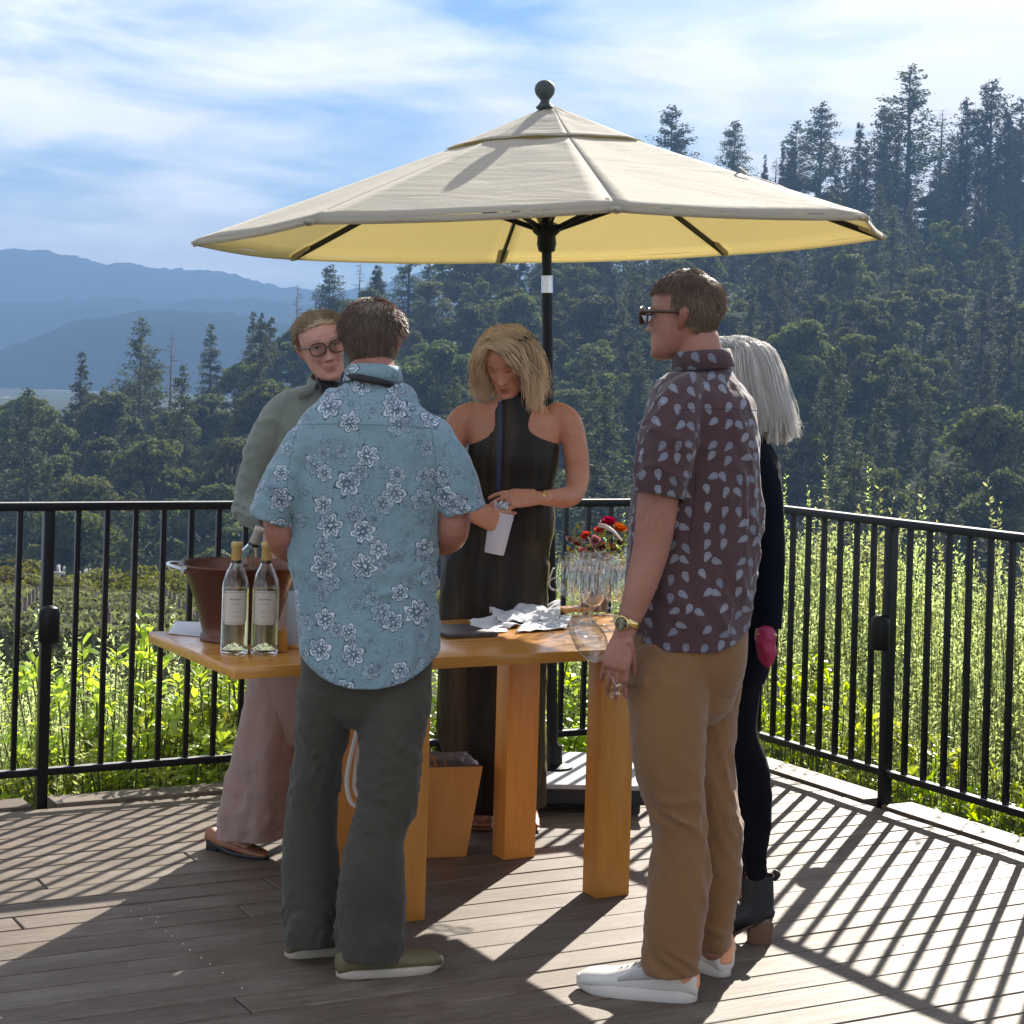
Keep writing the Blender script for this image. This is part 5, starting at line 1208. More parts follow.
def paisley(T,uv,b):
    c=b
    x,y,r1,r2=cellpolar(T,uv,23.5,(.7,.3,0),.6); wob=T.m('SUBTRACT',T.noise(uv,70,2),.5)
    a=T.m('MULTIPLY',T.m('SUBTRACT',r1,.5),2.6); ca=T.m('COSINE',a); sa=T.m('SINE',a)
    px=T.m('SUBTRACT',T.m('MULTIPLY',x,ca),T.m('MULTIPLY',y,sa)); py=T.m('ADD',T.m('MULTIPLY',x,sa),T.m('MULTIPLY',y,ca))
    wd=T.m('ADD',.19,T.m('MULTIPLY',py,.28)); ex=T.m('DIVIDE',px,wd); ey=T.m('DIVIDE',py,.34); q=T.m('ADD',T.m('SQRT',T.m('ADD',T.m('MULTIPLY',ex,ex),T.m('MULTIPLY',ey,ey))),T.m('MULTIPLY',wob,.45))
    fill=band(T,q,-1,1.0,.10); ringd=band(T,q,.50,.70,.08); g=T.mix(r2,(.17,.19,.24,1),(.27,.29,.34,1))
    c=T.mix(T.m('MULTIPLY',fill,.9),c,g); c=T.mix(T.m('MULTIPLY',ringd,.65),c,(.09,.06,.09,1)); return c
blueshirt=print_cloth('blue_floral_cloth',(.20,.305,.345),flowers,seams=(('z',P(368,424,4.98).z,P(296,420,4.98).x,P(440,420,4.98).x,-.008),('x',P(292,470,4.98).x,P(0,530,4.98).z,P(0,418,4.98).z,.018),('x',P(438,470,4.98).x,P(0,530,4.98).z,P(0,418,4.98).z,-.018),('x',P(368,450,4.98).x,P(0,474,4.98).z,P(0,427,4.98).z,0))); maroonshirt=print_cloth('maroon_print_cloth',(.072,.039,.042),paisley,seams=(('z',P(700,408,4.88).z,P(672,400,4.88).x,P(760,400,4.88).x,-.006),('x',P(690,450,4.88).x,P(0,520,4.88).z,P(0,395,4.88).z,-.012)))
olivep=cloth('olive_grey_trousers',(.060,.054,.041),.15,900,.85,.15,.35); tanp=print_cloth('tan_trousers',(.205,.106,.042),lambda T,uv,b:b,seams=(('z',P(0,672,4.88).z,P(714,660,4.88).x,P(744,660,4.88).x,.01),('z',P(0,951,4.88).z,P(640,960,4.8).x,P(703,960,4.8).x,.004)))
sagec=cloth('sage_cloth',(.165,.185,.155),.1,900,.8,.3,.3); mauvep=cloth('mauve_trousers',(.33,.225,.19),.08,900,.85,.2,.25)
navyc=cloth('black_navy_cloth',(.003,.0035,.009),.2,900,.85,.0,.3,spec=.1); blackc=cloth('black_cloth',(.003,.003,.005),.2,900,.85,.0,.3,spec=.1)
bandm=simple('black_band',(.008,.008,.009),.6)
# satin of the dress: dark above, olive brown in the skirt as the light catches its pile
m,nt_,out=new_mat('dark_velvet'); T=NT(nt_); o_=T.obj(); f=T.noise(T.map(o_,scale=(16,16,1.6)),1,5,.6,.4)
c=T.mix(T.ramp(f,[(.45,(0,0,0)),(.7,(1,1,1))]),(.010,.007,.0045,1),(.048,.032,.014,1)); x_=T.pbr(out,Base_Color=c,Roughness=.42,Normal=T.bump(f,.5,.02)); x_.node.inputs['Specular IOR Level'].default_value=.25; x_.node.inputs['Sheen Weight'].default_value=.3; x_.node.inputs['Sheen Roughness'].default_value=.35; x_.node.inputs['Sheen Tint'].default_value=(.45,.36,.14,1); velvet=m
skA=skin('tanned_skin',(.36,.165,.115)); skB=skin('rosy_skin',(.52,.28,.215)); skC=skin('bronzed_skin',(.47,.225,.14)); skD=skin('ruddy_skin',(.34,.165,.115)); skE=skin('fair_skin',(.45,.24,.18))
gold=simple('gold',(.75,.55,.22),.25,metal=1.0); silv=simple('silver',(.7,.7,.7),.2,metal=1.0)
def collar(mb,c,rx,ry,h,nrm,open_=0.0,flare=.012,yaw=0.0,fall=.0,n=40,base=0.0):
    """standing or folded shirt collar round the neck; open_ = gap angle at the front"""
    q=Vector((0,0,1)).rotation_difference(Vector(nrm).normalized()).to_matrix()@Matrix.Rotation(R(yaw),3,'Z'); vs=[];fs=[]
    rows=[(0,0.0),(.5,.002),(1.0,.0),(1.02,.006),(.75,.010),(.1-fall,.016)]
    for i in range(n+1):
        a=math.pi/2+open_/2+(2*math.pi-open_)*i/n
        for z,g in rows: vs.append(Vector(c)+q@Vector(((rx+flare*g/.016)*math.cos(a),(ry+flare*g/.016)*math.sin(a),z*h+base)))
    k=len(rows); 
    for i in range(n):
        for j in range(k-1): fs.append((i*k+j,(i+1)*k+j,(i+1)*k+j+1,i*k+j+1))
    mb.add(vs,fs,[[((vs[x]-Vector(c)).x*1.0+.3,(vs[x]-Vector(c)).z) for x in f] for f in fs])
def px(w,d): return w*d/F
# ================================================= man in the blue flowered shirt (seen from behind)
dA=4.98
A=thing('person','man seen from behind in a light blue flowered shirt and dark olive trousers','person',(-.39,4.97,0))
MA=headM(P(372,345,dA+.03),-6,8,-1,.93)
mb=MB(); head_mesh(mb,MA)
limb(mb,[(P(372,360,dA+.02),.058,.058),(P(373,378,dA),.060,.062),(P(373,400,dA),.07,.05)],sub=4)
limb(mb,[(P(373,392,dA),.06,.05),(P(370,415,dA),.13,.07),(P(368,450,dA),.16,.08),(P(366,540,dA),.15,.08),(P(366,640,dA),.135,.08),(P(366,680,dA),.11,.07)],sub=4,n=28)
limb(mb,[(P(312,450,dA),.030,.034),(P(292,478,dA-.01),.040,.044),(P(280,520,dA-.01),.042,.044),(P(283,541,dA+.00),.040,.040),(P(291,549,dA+.09),.038,.038),(P(300,556,dA+.17),.031,.031),(P(306,560,dA+.24),.025,.022)],ref=(1,0,0.01),sub=4)
limb(mb,[(P(428,450,dA),.030,.034),(P(447,478,dA-.01),.041,.044),(P(453,512,dA-.01),.044,.045),(P(452,533,dA+.0),.043,.042),(P(443,541,dA+.09),.040,.038),(P(424,545,dA+.19),.031,.031),(P(408,547,dA+.26),.025,.022)],ref=(1,0,0.01),sub=4)
for (x0,pts) in ((1,[(328,700),(320,780),(312,870),(308,935)]),(2,[(392,710),(388,780),(374,850),(368,950)])):
    dds=(5.0,5.05,5.05,5.03) if x0==1 else (4.975,4.93,4.915,4.92)
    limb(mb,[(P(x,y,q),r,r*1.05) for (x,y),r,q in zip(pts,(.052,.050,.046,.034),dds)],sub=4)
hand(mb,P(306,560,dA+.24),(.35,.9,-.15),(.2,.1,-1),-1,.98,(30,35,40,45))
hand(mb,P(408,547,dA+.26),(-.6,.7,-.05),(-.2,.1,-1),1,.98,(30,35,40,45))
body_build(mb,A,skA,.0048,[(((0,-.07,-.09),MA),(.06,.05,.03),(.40,.12,.08),.4)])
hairA=hairmat('brown_grey_hair',(.115,.088,.072),(.32,.25,.19),.5,.4,(1.3,.9,.5))
short_hair(A,MA,hairA,lambda x,y,z: (z>.045+.35*max(0,y-.02)) if y>.0 else (z>-.088+.8*max(0,y+.07) and (abs(x)<.064+.5*(z+.1) or z>-.03 or y<-.05)),21,5600,.040,.05,.010,(.1,-.5,-1.3),top=.006)
mb=MB(); fA=folds(.0105,(5,6,6),3,.7,.9,1.2)
tors=[(352,395,377),(344,403,383),(331,416,391),(321,423,402),(308,434,414),(298,441,429),(291,445,452),(287,446,490),(289,440,540),(293,438,590),(297,438,630),(299,438,655),(300,438,690)]
rv=[(.052,.055),(.060,.065),(.072,.078),(.088,.095),(.098,.108),(.105,.118),(.115,.13),(.118,.130),(.120,.125),(.122,.122),(.13,.126),(.135,.13),(.138,.132)]
limb(mb,[(c,u,*v) for (c,u,*_),v in zip(ring_pts(tors,dA,0.1),rv)],n=84,sub=8,disp=lambda p,a,s,n:n*(fA(p,a,s,n)*(.35+.65*min(1,s*3))+.006*max(0,s-.6)*math.sin(a*7+2)),capk=.05)
SL=[(P(334,421,dA),px(13,dA),.056),(P(315,432,dA),px(18,dA),.068),(P(299,455,dA-.005),px(22,dA),.078),(P(283,488,dA-.01),px(24,dA),.080),(P(270,521,dA-.01),px(22,dA),.076)]
SRr=[(P(408,420,dA),px(13,dA),.056),(P(426,431,dA),px(18,dA),.068),(P(441,452,dA-.005),px(22,dA),.078),(P(455,482,dA-.01),px(24,dA),.080),(P(464,513,dA-.01),px(23,dA),.078)]
limb(mb,SL,n=44,sub=9,disp=lambda p,a,s,n:fA(p,a,s,n)*.9,ref=(1,0,.35),capk=.1); limb(mb,SRr,n=44,sub=9,disp=lambda p,a,s,n:fA(p,a,s,n)*.9,ref=(1,0,-.35),capk=.1)
mc=MB(); collar(mc,P(373,386,dA+.005),.064,.062,.046,(0,.16,1),.5,.014)
c0_=P(368,690,dA)
cuts=[cutat(SL,.13,.004),cutat(SRr,.13,.004),(lambda c: c.z<P(368,681,dA).z+.075*abs((c.x-P(368,681,dA).x)/.178)**2.6)]
o=fused(mb,'shirt',blueshirt,A,cuts,.0055,3,extra=mc)
for v in o.data.vertices:                    # curved tail: sides cut higher than the back
    if v.co.z<P(0,655,dA).z and v.co.z>P(0,700,dA).z:
        pass
mb=MB(); limb(mb,[(P(344,384,dA+.05),.003,.009),(P(350,377,dA-.045),.003,.009),(P(372,380,dA-.085),.003,.009),(P(390,385,dA-.060),.003,.009),(P(399,392,dA+.02),.003,.009)],ref=(0,-1,0),n=8,sub=5); limb(mb,[(P(345,374,dA+.03),.006,.010),(P(342,390,dA+.02),.007,.012)],ref=(0,1,0),n=8,sub=2)
under(mb.build('lanyard',bandm),A)
mb=MB(); fP=folds(.0085,(4,5,8),8,.55,1.2,1.5)
def dP(p,a,s,n):
    kz=math.exp(-((p.z-.50)/.16)**2)+math.exp(-((p.z-.10)/.08)**2)*1.4; return fP(p,a,s,n)*(.55+.7*kz)
limb(mb,[(P(367,620,dA),px(64,dA),.105),(P(367,650,dA),px(66,dA),.115),(P(366,678,dA),px(65,dA),.115),(P(364,696,dA),px(58,dA),.10)],n=48,sub=4)
LL=legc([(329,680,28,0),(325,705,30,.02),(320,750,25,.05),(313,800,27,.07),(310,857,29,.07),(311,900,30,.06),(309,925,28,.05),(310,942,27,.05)],dA,[.10,.10,.09,.085,.085,.085,.082,.082]); LR=legc([(396,680,34,0),(395,705,36,-.01),(391,750,32,-.04),(388,795,31,-.05),(377,833,28,-.06),(373,868,32,-.07),(372,905,34,-.06),(371,935,34,-.06),(368,956,33,-.06)],dA,[.10,.10,.095,.09,.085,.088,.088,.088,.088])
for q in (LL,LR): limb(mb,q,n=48,sub=10,disp=dP,capk=.1)
fused(mb,'trousers',olivep,A,[cutat(LL,.14,.006),cutat(LR,.14,.006)],.0055,2)
shoeA=simple('olive_suede',(.135,.115,.055),.6,bump=.1,var=.15); soleA=simple('pale_crepe_sole',(.46,.41,.33),.7)
shoe(A,(-.405,4.875),22,.285,shoeA,soleA,'moc',extra=shoeA)
shoe(A,(-.555,5.03),28,.28,shoeA,soleA,'moc',extra=shoeA)
# ================================================= woman in sage green, glasses
dB=6.12
B=thing('person','smiling woman with glasses in a sage green shirt and wide mauve trousers','person',(-.80,6.1,0))
MBm=headM(P(322,347,dB),197,4,13,.97)
mb=MB(); head_mesh(mb,MBm)
limb(mb,[(P(329,366,dB+.02),.050,.052),(P(331,388,dB+.01),.052,.054),(P(333,410,dB),.08,.07)],sub=4)
limb(mb,[(P(333,396,dB),.06,.05),(P(324,422,dB),.10,.07),(P(316,452,dB),.12,.085),(P(305,520,dB),.13,.085),(P(300,600,dB),.13,.09),(P(300,660,dB),.14,.10),(P(300,700,dB),.14,.10)],sub=4,n=28)
limb(mb,[(P(288,430,dB),.030,.032),(P(264,462,dB),.034,.036),(P(250,503,dB),.034,.036),(P(258,520,dB-.06),.036,.036),(P(285,527,dB-.18),.028,.028),(P(303,530,dB-.24),.022,.019)],ref=(0,1,0.2),sub=4)
limb(mb,[(P(364,430,dB),.030,.032),(P(384,462,dB),.034,.036),(P(384,505,dB),.040,.04),(P(366,520,dB-.1),.034,.034),(P(340,530,dB-.22),.024,.022)],ref=(0,1,.2),sub=4)
hand(mb,P(303,530,dB-.24),(.8,-.5,.0),(0,-.2,-1),1,.9); hand(mb,P(340,530,dB-.22),(-.8,-.5,.0),(0,-.2,-1),-1,.9)
for pts,dd in (([(270,690),(256,760),(246,828)],0),([(335,690),(348,760),(352,822)],-.02)):
    limb(mb,[(P(x,y,dB+dd),r,r) for (x,y),r in zip(pts,(.075,.055,.034))],sub=4)
# feet
limb(mb,[(Vector((-.90,6.135,.062)),.018,.022),(Vector((-.85,6.10,.045)),.020,.016),(Vector((-.80,6.07,.032)),.020,.009)],ref=(.3,1,0),sub=3)
limb(mb,[(Vector((-.53,6.28,.055)),.028,.035),(Vector((-.49,6.22,.05)),.03,.03),(Vector((-.45,6.16,.03)),.034,.018)],ref=(1,.3,0),sub=3)
body_build(mb,B,skB,.0045,face_paint(MBm,(.42,.13,.11),(.32,.20,.12),'open',.8,True))
hairB=hairmat('ash_blond_hair',(.30,.20,.11),(.52,.40,.25),.4,.3)
short_hair(B,MBm,hairB,lambda x,y,z: (z>.062+.45*max(0,y-.035)+.0) if y>.01 else (z>-.05+.6*max(0,y+.05) and (abs(x)<.060 or z>.012 or y<-.035)),31,4200,.05,.03,.0045,(.3,-1.2,-.2),top=.001)
mb=MB(); fr=[]
def lens(mb,c,M,w,h,r,n=22):
    pts=[]
    for i in range(n+1):
        a=2*math.pi*i/n; e=1.35; x=w*math.copysign(abs(math.cos(a))**(1/e),math.cos(a)); z=h*math.copysign(abs(math.sin(a))**(1/e),math.sin(a)); pts.append(M@(Vector(c)+Vector((x,-.004*abs(x)/w*1.5,z))))
    for p,q in zip(pts,pts[1:]): rod(mb,p,q,r,None,6)
    return pts
fram=simple('dark_frame',(.03,.014,.012),.25)
lp=[lens(mb,(s*.033,.108,.004),MBm,.0265,.0205,.0021) for s in(-1,1)]
rod(mb,MBm@Vector((-.008,.110,.008)),MBm@Vector((.008,.110,.008)),.0022); 
for s in (-1,1): limb(mb,[(MBm@Vector((s*.060,.104,.010)),.002,.003),(MBm@Vector((s*.076,.05,.012)),.0016,.0028),(MBm@Vector((s*.079,-.012,.010)),.0016,.0025)],ref=MBm.to_3x3()@Vector((1,0,0)),n=8,sub=4)
gB=mb.build('glasses',fram); under(gB,B); tl=glass('lens_glass',(.96,.96,.96),0,1.02)
for q in lp: mb=MB(); mb.add(q[:-1],[tuple(range(len(q)-1))]); ob=mb.build('lens',tl,smooth=False); ob.parent=gB
for s in(-1,):
    mb=MB(); rod(mb,MBm@Vector((s*.081,-.008,-.036)),MBm@Vector((s*.081,-.008,-.042)),.003); under(mb.build('earring',silv),B)
mb=MB(); fB=folds(.012,(4.5,5,8),13,.7,.9,1.2)
limb(mb,[(c,u,*v) for (c,u,*_),v in zip(ring_pts([(312,350,379),(301,362,386),(285,377,396),(272,390,409),(266,396,430),(267,392,480),(268,384,530),(262,378,590),(252,372,640),(250,370,690)],dB,.1),[(.052,.05),(.062,.06),(.078,.075),(.092,.09),(.105,.105),(.11,.11),(.115,.115),(.12,.12),(.125,.125),(.13,.13)])],n=64,sub=6,disp=lambda p,a,s,n:fB(p,a,s,n)*min(1,s*4+.1),capk=.05)
BL=[(P(298,400,dB),px(14,dB),.055),(P(283,414,dB),px(19,dB),.068),(P(267,442,dB-.005),px(20,dB),.073),(P(256,476,dB-.01),px(18,dB),.066),(P(249,500,dB-.03),px(17,dB),.060),(P(254,514,dB-.08),px(16,dB),.052),(P(268,518,dB-.14),px(15,dB),.048)]
BR_=[(P(360,402,dB),px(14,dB),.055),(P(376,420,dB),px(19,dB),.068),(P(386,480,dB),px(18,dB),.066),(P(380,512,dB-.04),px(16,dB),.056),(P(364,520,dB-.12),px(14,dB),.048)]
limb(mb,BL,n=40,sub=8,disp=lambda p,a,s,n:fB(p,a,s,n)*(.8+.9*(s>.6)),ref=(1,0,.3),capk=.1); limb(mb,BR_,n=36,sub=6,disp=fB,ref=(1,0,-.3),capk=.1)
mc=MB(); collar(mc,P(331,390,dB+.0),.064,.060,.042,(.0,-.35,1),1.1,.016,180)
for s_,pp in ((1,[(316,382,-.078),(312,392,-.085),(300,399,-.092),(297,391,-.075)]),(-1,[(346,392,-.075),(352,402,-.085),(364,402,-.08),(358,388,-.06)])):
    pts=[P(x,y,dB+dd) for x,y,dd in pp]; mc.add(pts+[p+Vector((0,-.005,-.001)) for p in pts],[(4,5,6,7),(0,1,5,4),(1,2,6,5),(2,3,7,6),(3,0,4,7)])
fused(mb,'shirt',sagec,B,[cutat(BL,.09,.003),cutat(BR_,.09,.003),(lambda c: c.z<P(310,680,dB).z)],.0055,3,extra=mc)
# open neck: skin showing in the V, black band inside the collar
mb=MB(); vpts=[P(317,383,dB-.098),P(346,386,dB-.098),P(340,402,dB-.105),P(334,420,dB-.112),P(325,402,dB-.105)]
limb(mb,[(P(318,379,dB-.072),.006,.004),(P(322,392,dB-.098),.006,.004),(P(329,405,dB-.112),.006,.004),(P(334,418,dB-.118),.006,.004)],ref=(1,0,0),n=8,sub=4); limb(mb,[(P(347,382,dB-.072),.006,.004),(P(345,394,dB-.1),.006,.004),(P(339,406,dB-.112),.006,.004),(P(334,418,dB-.118),.006,.004)],ref=(1,0,0),n=8,sub=4)
under(mb.build('neck_band',bandm),B)
mb=MB(); vs=[P(319,380,dB-.080),P(346,383,dB-.080),P(342,398,dB-.102),P(334,416,dB-.113),P(326,398,dB-.102)]; mb.add(vs+[v+Vector((0,.02,0)) for v in vs],[(0,1,2,3,4),(9,8,7,6,5)]+[(i,(i+1)%5,5+(i+1)%5,5+i) for i in range(5)]); 
under(mb.build('neckline',skB),B)
mb=MB(); fM=folds(.012,(9,9,2.2),17,.9,.3,.3)
limb(mb,[(P(300,610,dB),px(46,dB),.13),(P(302,660,dB),px(52,dB),.14),(P(303,700,dB),px(54,dB),.14),(P(304,720,dB),px(50,dB),.12)],n=40,sub=4)
limb(mb,legc([(281,670,32),(274,710,32),(268,750,34),(262,785,37),(257,815,38),(257,834,36)],dB,[.12,.125,.125,.13,.135,.13]),n=56,sub=8,caps=(False,False),disp=lambda p,a,s,n:fM(p,a,s,n)*(.5+.8*s)+.012*s*math.sin(a*5+1))
limb(mb,legc([(325,670,32,.02),(334,710,32,.05),(341,750,32,.08),(347,785,33,.10),(350,810,33,.10),(351,826,32,.10)],dB,[.12,.12,.12,.125,.13,.13]),n=56,sub=8,caps=(False,False),disp=lambda p,a,s,n:fM(p,a,s,n)*(.5+.8*s)+.012*s*math.sin(a*5+2))
garment(mb,'trousers',mauvep,B)
lofm=simple('tan_leather',(.30,.12,.06),.45,var=.2); lofs=simple('black_heel',(.015,.012,.012),.5)
shoe(B,(-.945,6.17),-32,.25,lofm,lofs,'loafer'); shoe(B,(-.56,6.33),-62,.25,lofm,lofs,'loafer')
# ================================================= woman in the black halter dress
dC=6.50
C=thing('person','blond woman with bowed head in a black halter dress holding a frosted tumbler','person',(-.08,6.5,0))
MC=headM(P(507,362,dC-.02),163,30,6,.96)
mb=MB(); head_mesh(mb,MC)
limb(mb,[(P(514,376,dC+.03),.050,.05),(P(515,396,dC+.02),.052,.053),(P(515,412,dC+.01),.085,.06)],sub=4)
limb(mb,[(P(515,396,dC+.01),.055,.05),(P(515,404,dC+.01),.105,.062),(P(514,414,dC+.01),.165,.07),(P(514,432,dC),.168,.085),(P(514,455,dC),.140,.092),(P(513,480,dC),.122,.09),(P(510,510,dC),.115,.085),(P(500,560,dC),.135,.095),(P(494,610,dC),.145,.10),(P(490,680,dC),.14,.10)],sub=4,n=32)
limb(mb,[(P(556,412,dC+.01),.036,.038),(P(569,423,dC),.043,.045),(P(576,455,dC-.01),.041,.043),(P(577,480,dC-.02),.037,.040),(P(573,494,dC-.06),.036,.036),(P(562,498,dC-.12),.034,.034),(P(548,498,dC-.17),.028,.027),(P(537,499,dC-.20),.022,.019)],ref=(0,1,.1),sub=5)
limb(mb,[(P(472,412,dC+.01),.036,.038),(P(459,423,dC),.043,.045),(P(451,455,dC-.01),.041,.043),(P(448,488,dC-.04),.037,.038),(P(453,508,dC-.10),.034,.034),(P(463,514,dC-.20),.027,.026),(P(471,515,dC-.262),.021,.019)],ref=(0,1,.1),sub=5)
hand(mb,P(538,498,dC-.20),(-1,-.22,-.02),(.0,.75,-.7),-1,.98,(16,22,28,32),(30,30),3)
hand(mb,P(471,514,dC-.262),(1,.06,-.22),(.0,1,.0),1,.98,(22,30,36,42),(20,55),4)
for pts in ([(484,700),(480,780),(480,815)],[(520,700),(520,780),(522,812)]):
    limb(mb,[(P(x,y,dC),r,r) for (x,y),r in zip(pts,(.07,.045,.032))],sub=4)
gC=G(481,829)
for gx in (gC.x,gC.x+.16):
    limb(mb,[(Vector((gx,gC.y+.17,.06)),.028,.034),(Vector((gx,gC.y+.10,.05)),.033,.028),(Vector((gx,gC.y+.03,.028)),.042,.016),(Vector((gx,gC.y-.0,.022)),.041,.011)],ref=(1,0,0),sub=4)
    for i in range(5): limb(mb,[(Vector((gx-.031+.0155*i,gC.y+.005,.022)),.0085,.009),(Vector((gx-.033+.0165*i,gC.y-.022-(.008 if i==2 else 0),.020)),.0085,.008)],ref=(1,0,0),n=8,sub=3)
body_build(mb,C,skC,.0038,face_paint(MC,(.36,.07,.06),(.28,.18,.10),'closed',.8))
hairC=hairmat('golden_blond_hair',(.56,.46,.31),(.96,.90,.77),.5,.45)
import itertools
rs=random.Random(5); paths=[]
# parting on her left; hair falls both sides in waves to the shoulders. head coordinates: x right(of her), y forward
for i in range(46):
    a=rs.uniform(-.15,math.pi+.15)+math.pi if i<26 else rs.choice([rs.uniform(-.5,.45),rs.uniform(math.pi-.5,math.pi+.55)])
    ca,sa=math.cos(a),math.sin(a); py=rs.uniform(-.03,.06); sx=.022
    x0=sx+ (.018*ca); top_=Vector((x0,py*.8,.118+rs.uniform(0,.008)))
    f=1.0; Rr=lambda q:(.088*q,.112*q)
    p1=Vector((ca*.062,sa*.082 if sa<0 else .045+sa*.05,.096)); p2=Vector((ca*.089,sa*.112 if sa<0 else .05+sa*.06,.045)); p3=Vector((ca*.098,sa*.118 if sa<0 else .055+sa*.04,-.01)); p4=Vector((ca*.100+rs.uniform(-.012,.012),sa*.112 if sa<0 else .052,-.065)); L=rs.uniform(-.115,-.185) if ca<0 or sa<-.4 else rs.uniform(-.095,-.14)
    p5=Vector((ca*.092+rs.uniform(-.02,.02),(sa*.10 if sa<0 else .055)+rs.uniform(-.01,.02),L)); paths.append([top_,p1,p2,p3,p4,p5])
# fringe swept across the brow towards her left (right in the photo)
for i in range(15):
    t=i/14; y0=.02+.05*t; sgn=-1
    paths.append([Vector((.020,y0,.120-.014*t)),Vector((-.022-.012*t,.070+.022*t,.098)),Vector((-.058-.01*t,.080+.012*t,.055-.012*t)),Vector((-.082,.066+.008*t,.0-.01*t)),Vector((-.092,.055+.015*rs.random(),-.06)),Vector((-.090+.01*rs.random(),.06+.02*rs.random(),-.135-.06*rs.random()))])
for i in range(9):
    t=i/8; y0=.02+.045*t
    paths.append([Vector((.024,y0,.119-.012*t)),Vector((.048,.058+.02*t,.090)),Vector((.072,.064+.01*t,.045)),Vector((.087,.060,-.005)),Vector((.092,.052+.01*rs.random(),-.055)),Vector((.086,.05+.015*rs.random(),-.105-.03*rs.random()))])
lock_hair(C,MC,hairC,paths,9,.0012,34,.0150,.017,8.0,flare=1.3)
mb=MB(); fC=folds(.006,(11,11,3),23,.6,.2,.2)
def halter(p,a,s,n):
    return n*fC(p,a,s,n)
# bodice: ring rows from the neck band to the waist, narrow at the top so the shoulders stay bare
limb(mb,[(c,u,*v) for (c,u,*_),v in zip(ring_pts([(497,533,398),(494,537,404),(485,543,416),(475,551,431),(468,559,446),(470,559,462),(474,556,480),(478,554,500),(472,556,520),(452,552,545),(441,549,575),(438,547,620),(438,546,680),(441,545,740),(446,545,790),(447,545,806)],dC,.1),[(.058,.075),(.065,.085),(.078,.098),(.09,.108),(.10,.115),(.105,.115),(.10,.108),(.10,.10),(.10,.10),(.105,.105),(.115,.115),(.125,.125),(.13,.14),(.14,.15),(.15,.16),(.15,.165)])],n=64,sub=6,caps=(False,False),disp=lambda p,a,s,n:n*(fC(p,a,s,n)*(0 if s<.22 else 1.4*min(1,(s-.22)*8))+(.010*(s-.3)*math.sin(a*9+1) if s>.3 else 0)))
limb(mb,[(P(515,394,dC+.015),.056,.058),(P(515,403,dC+.01),.060,.062)],n=32,sub=4,caps=(False,False))
garment(mb,'halter_dress',velvet,C)
mb=MB(); limb(mb,[(P(513,497,dC),px(39,dC),.103),(P(513,503,dC),px(40,dC),.104)],n=40,sub=2,caps=(False,False)); under(mb.build('belt',simple('black_belt',(.006,.006,.007),.3)),C)
navyl=simple('navy_lanyard',(.010,.014,.05),.5)
mb=MB(); limb(mb,[(P(500,402,dC-.085),.008,.002),(P(500,425,dC-.108),.009,.002),(P(499,455,dC-.122),.009,.002),(P(498,492,dC-.118),.008,.002)],ref=(1,0,0),n=8,sub=4); under(mb.build('lanyard',navyl),C)
mb=MB(); br=P(543,498,dC-.185); limb(mb,[(br+Vector((-.006,0,0)),.029,.026),(br+Vector((.006,0,0)),.030,.027)],ref=(0,1,0),n=24,sub=2,caps=(False,False)); o=mb.build('bracelet',gold); o.modifiers.new('s','SOLIDIFY').thickness=.003; under(o,C)
mb=MB(); 
for gx in (gC.x,gC.x+.16):
    limb(mb,[(Vector((gx,gC.y+.20,.012)),.034,.006),(Vector((gx,gC.y+.1,.010)),.036,.005),(Vector((gx,gC.y-.035,.008)),.044,.004)],ref=(1,0,0),n=16,sub=4)
    limb(mb,[(Vector((gx-.043,gC.y+.02,.012)),.008,.002),(Vector((gx,gC.y+.02,.040)),.009,.002),(Vector((gx+.043,gC.y+.02,.012)),.008,.002)],ref=(0,1,0),n=6,sub=5)
    limb(mb,[(Vector((gx+.0,gC.y+.05,.046)),.006,.002),(Vector((gx+.0,gC.y+.0,.034)),.006,.002)],ref=(1,0,0),n=6,sub=3)
under(mb.build('sandals',simple('tan_sandal',(.28,.11,.05),.4)),C)
# frosted tumbler and crumpled tissue in her hands
frost=glass('frosted_glass',(.85,.86,.9),.35,1.4)
tm,nt_,out=new_mat('frosted_white'); T=NT(nt_); d=T.pbr(None,Base_Color=(.72,.72,.76,1),Roughness=.35); t_=T.n('ShaderNodeBsdfTranslucent'); t_.inputs[0].default_value=(.85,.85,.9,1); mx=T.n('ShaderNodeMixShader'); mx.inputs[0].default_value=.45
nt_.links.new(d,mx.inputs[1]); nt_.links.new(t_.outputs[0],mx.inputs[2]); nt_.links.new(mx.outputs[0],out.inputs[0])
c0=P(494,554,dC-.235); c1=P(502,513,dC-.225); ax=(c1-c0); tu=thing('tumbler','tilted frosted white tumbler held between the hands of the woman in the black dress','tumbler',tuple(c0))
mb=MB(); L=ax.length; lathe(mb,[(0,.0),(.030,.0),(.033,.004),(.037,L*.5),(.041,L),(.0385,L),(.034,L*.5),(.028,.012),(0,.012)],(0,0,0),ax,32); mb.build('cup',tm,tu,auto=50)
mb=MB(); rs=random.Random(4); vs=[]; n=16
for j in range(n+1):
    for i in range(n+1):
        u,v=i/n-.5,j/n-.5; p=c1-c0+Vector((u*.050+v*.015-.004,-.01+.025*n3((u*3,v*3,1),2),.016+v*.045+.020*n3((u*4,v*4,7),1.2)+.012*n3((u*9,v*9,3),1))); vs.append(p)
mb.add(vs,[(j*(n+1)+i,j*(n+1)+i+1,(j+1)*(n+1)+i+1,(j+1)*(n+1)+i) for j in range(n) for i in range(n)]); o=mb.build('tissue',napm,None); o.location=c0; o.modifiers.new('s','SOLIDIFY').thickness=.001; tag(o,'crumpled white tissue pinched over the top of the tumbler','tissue')
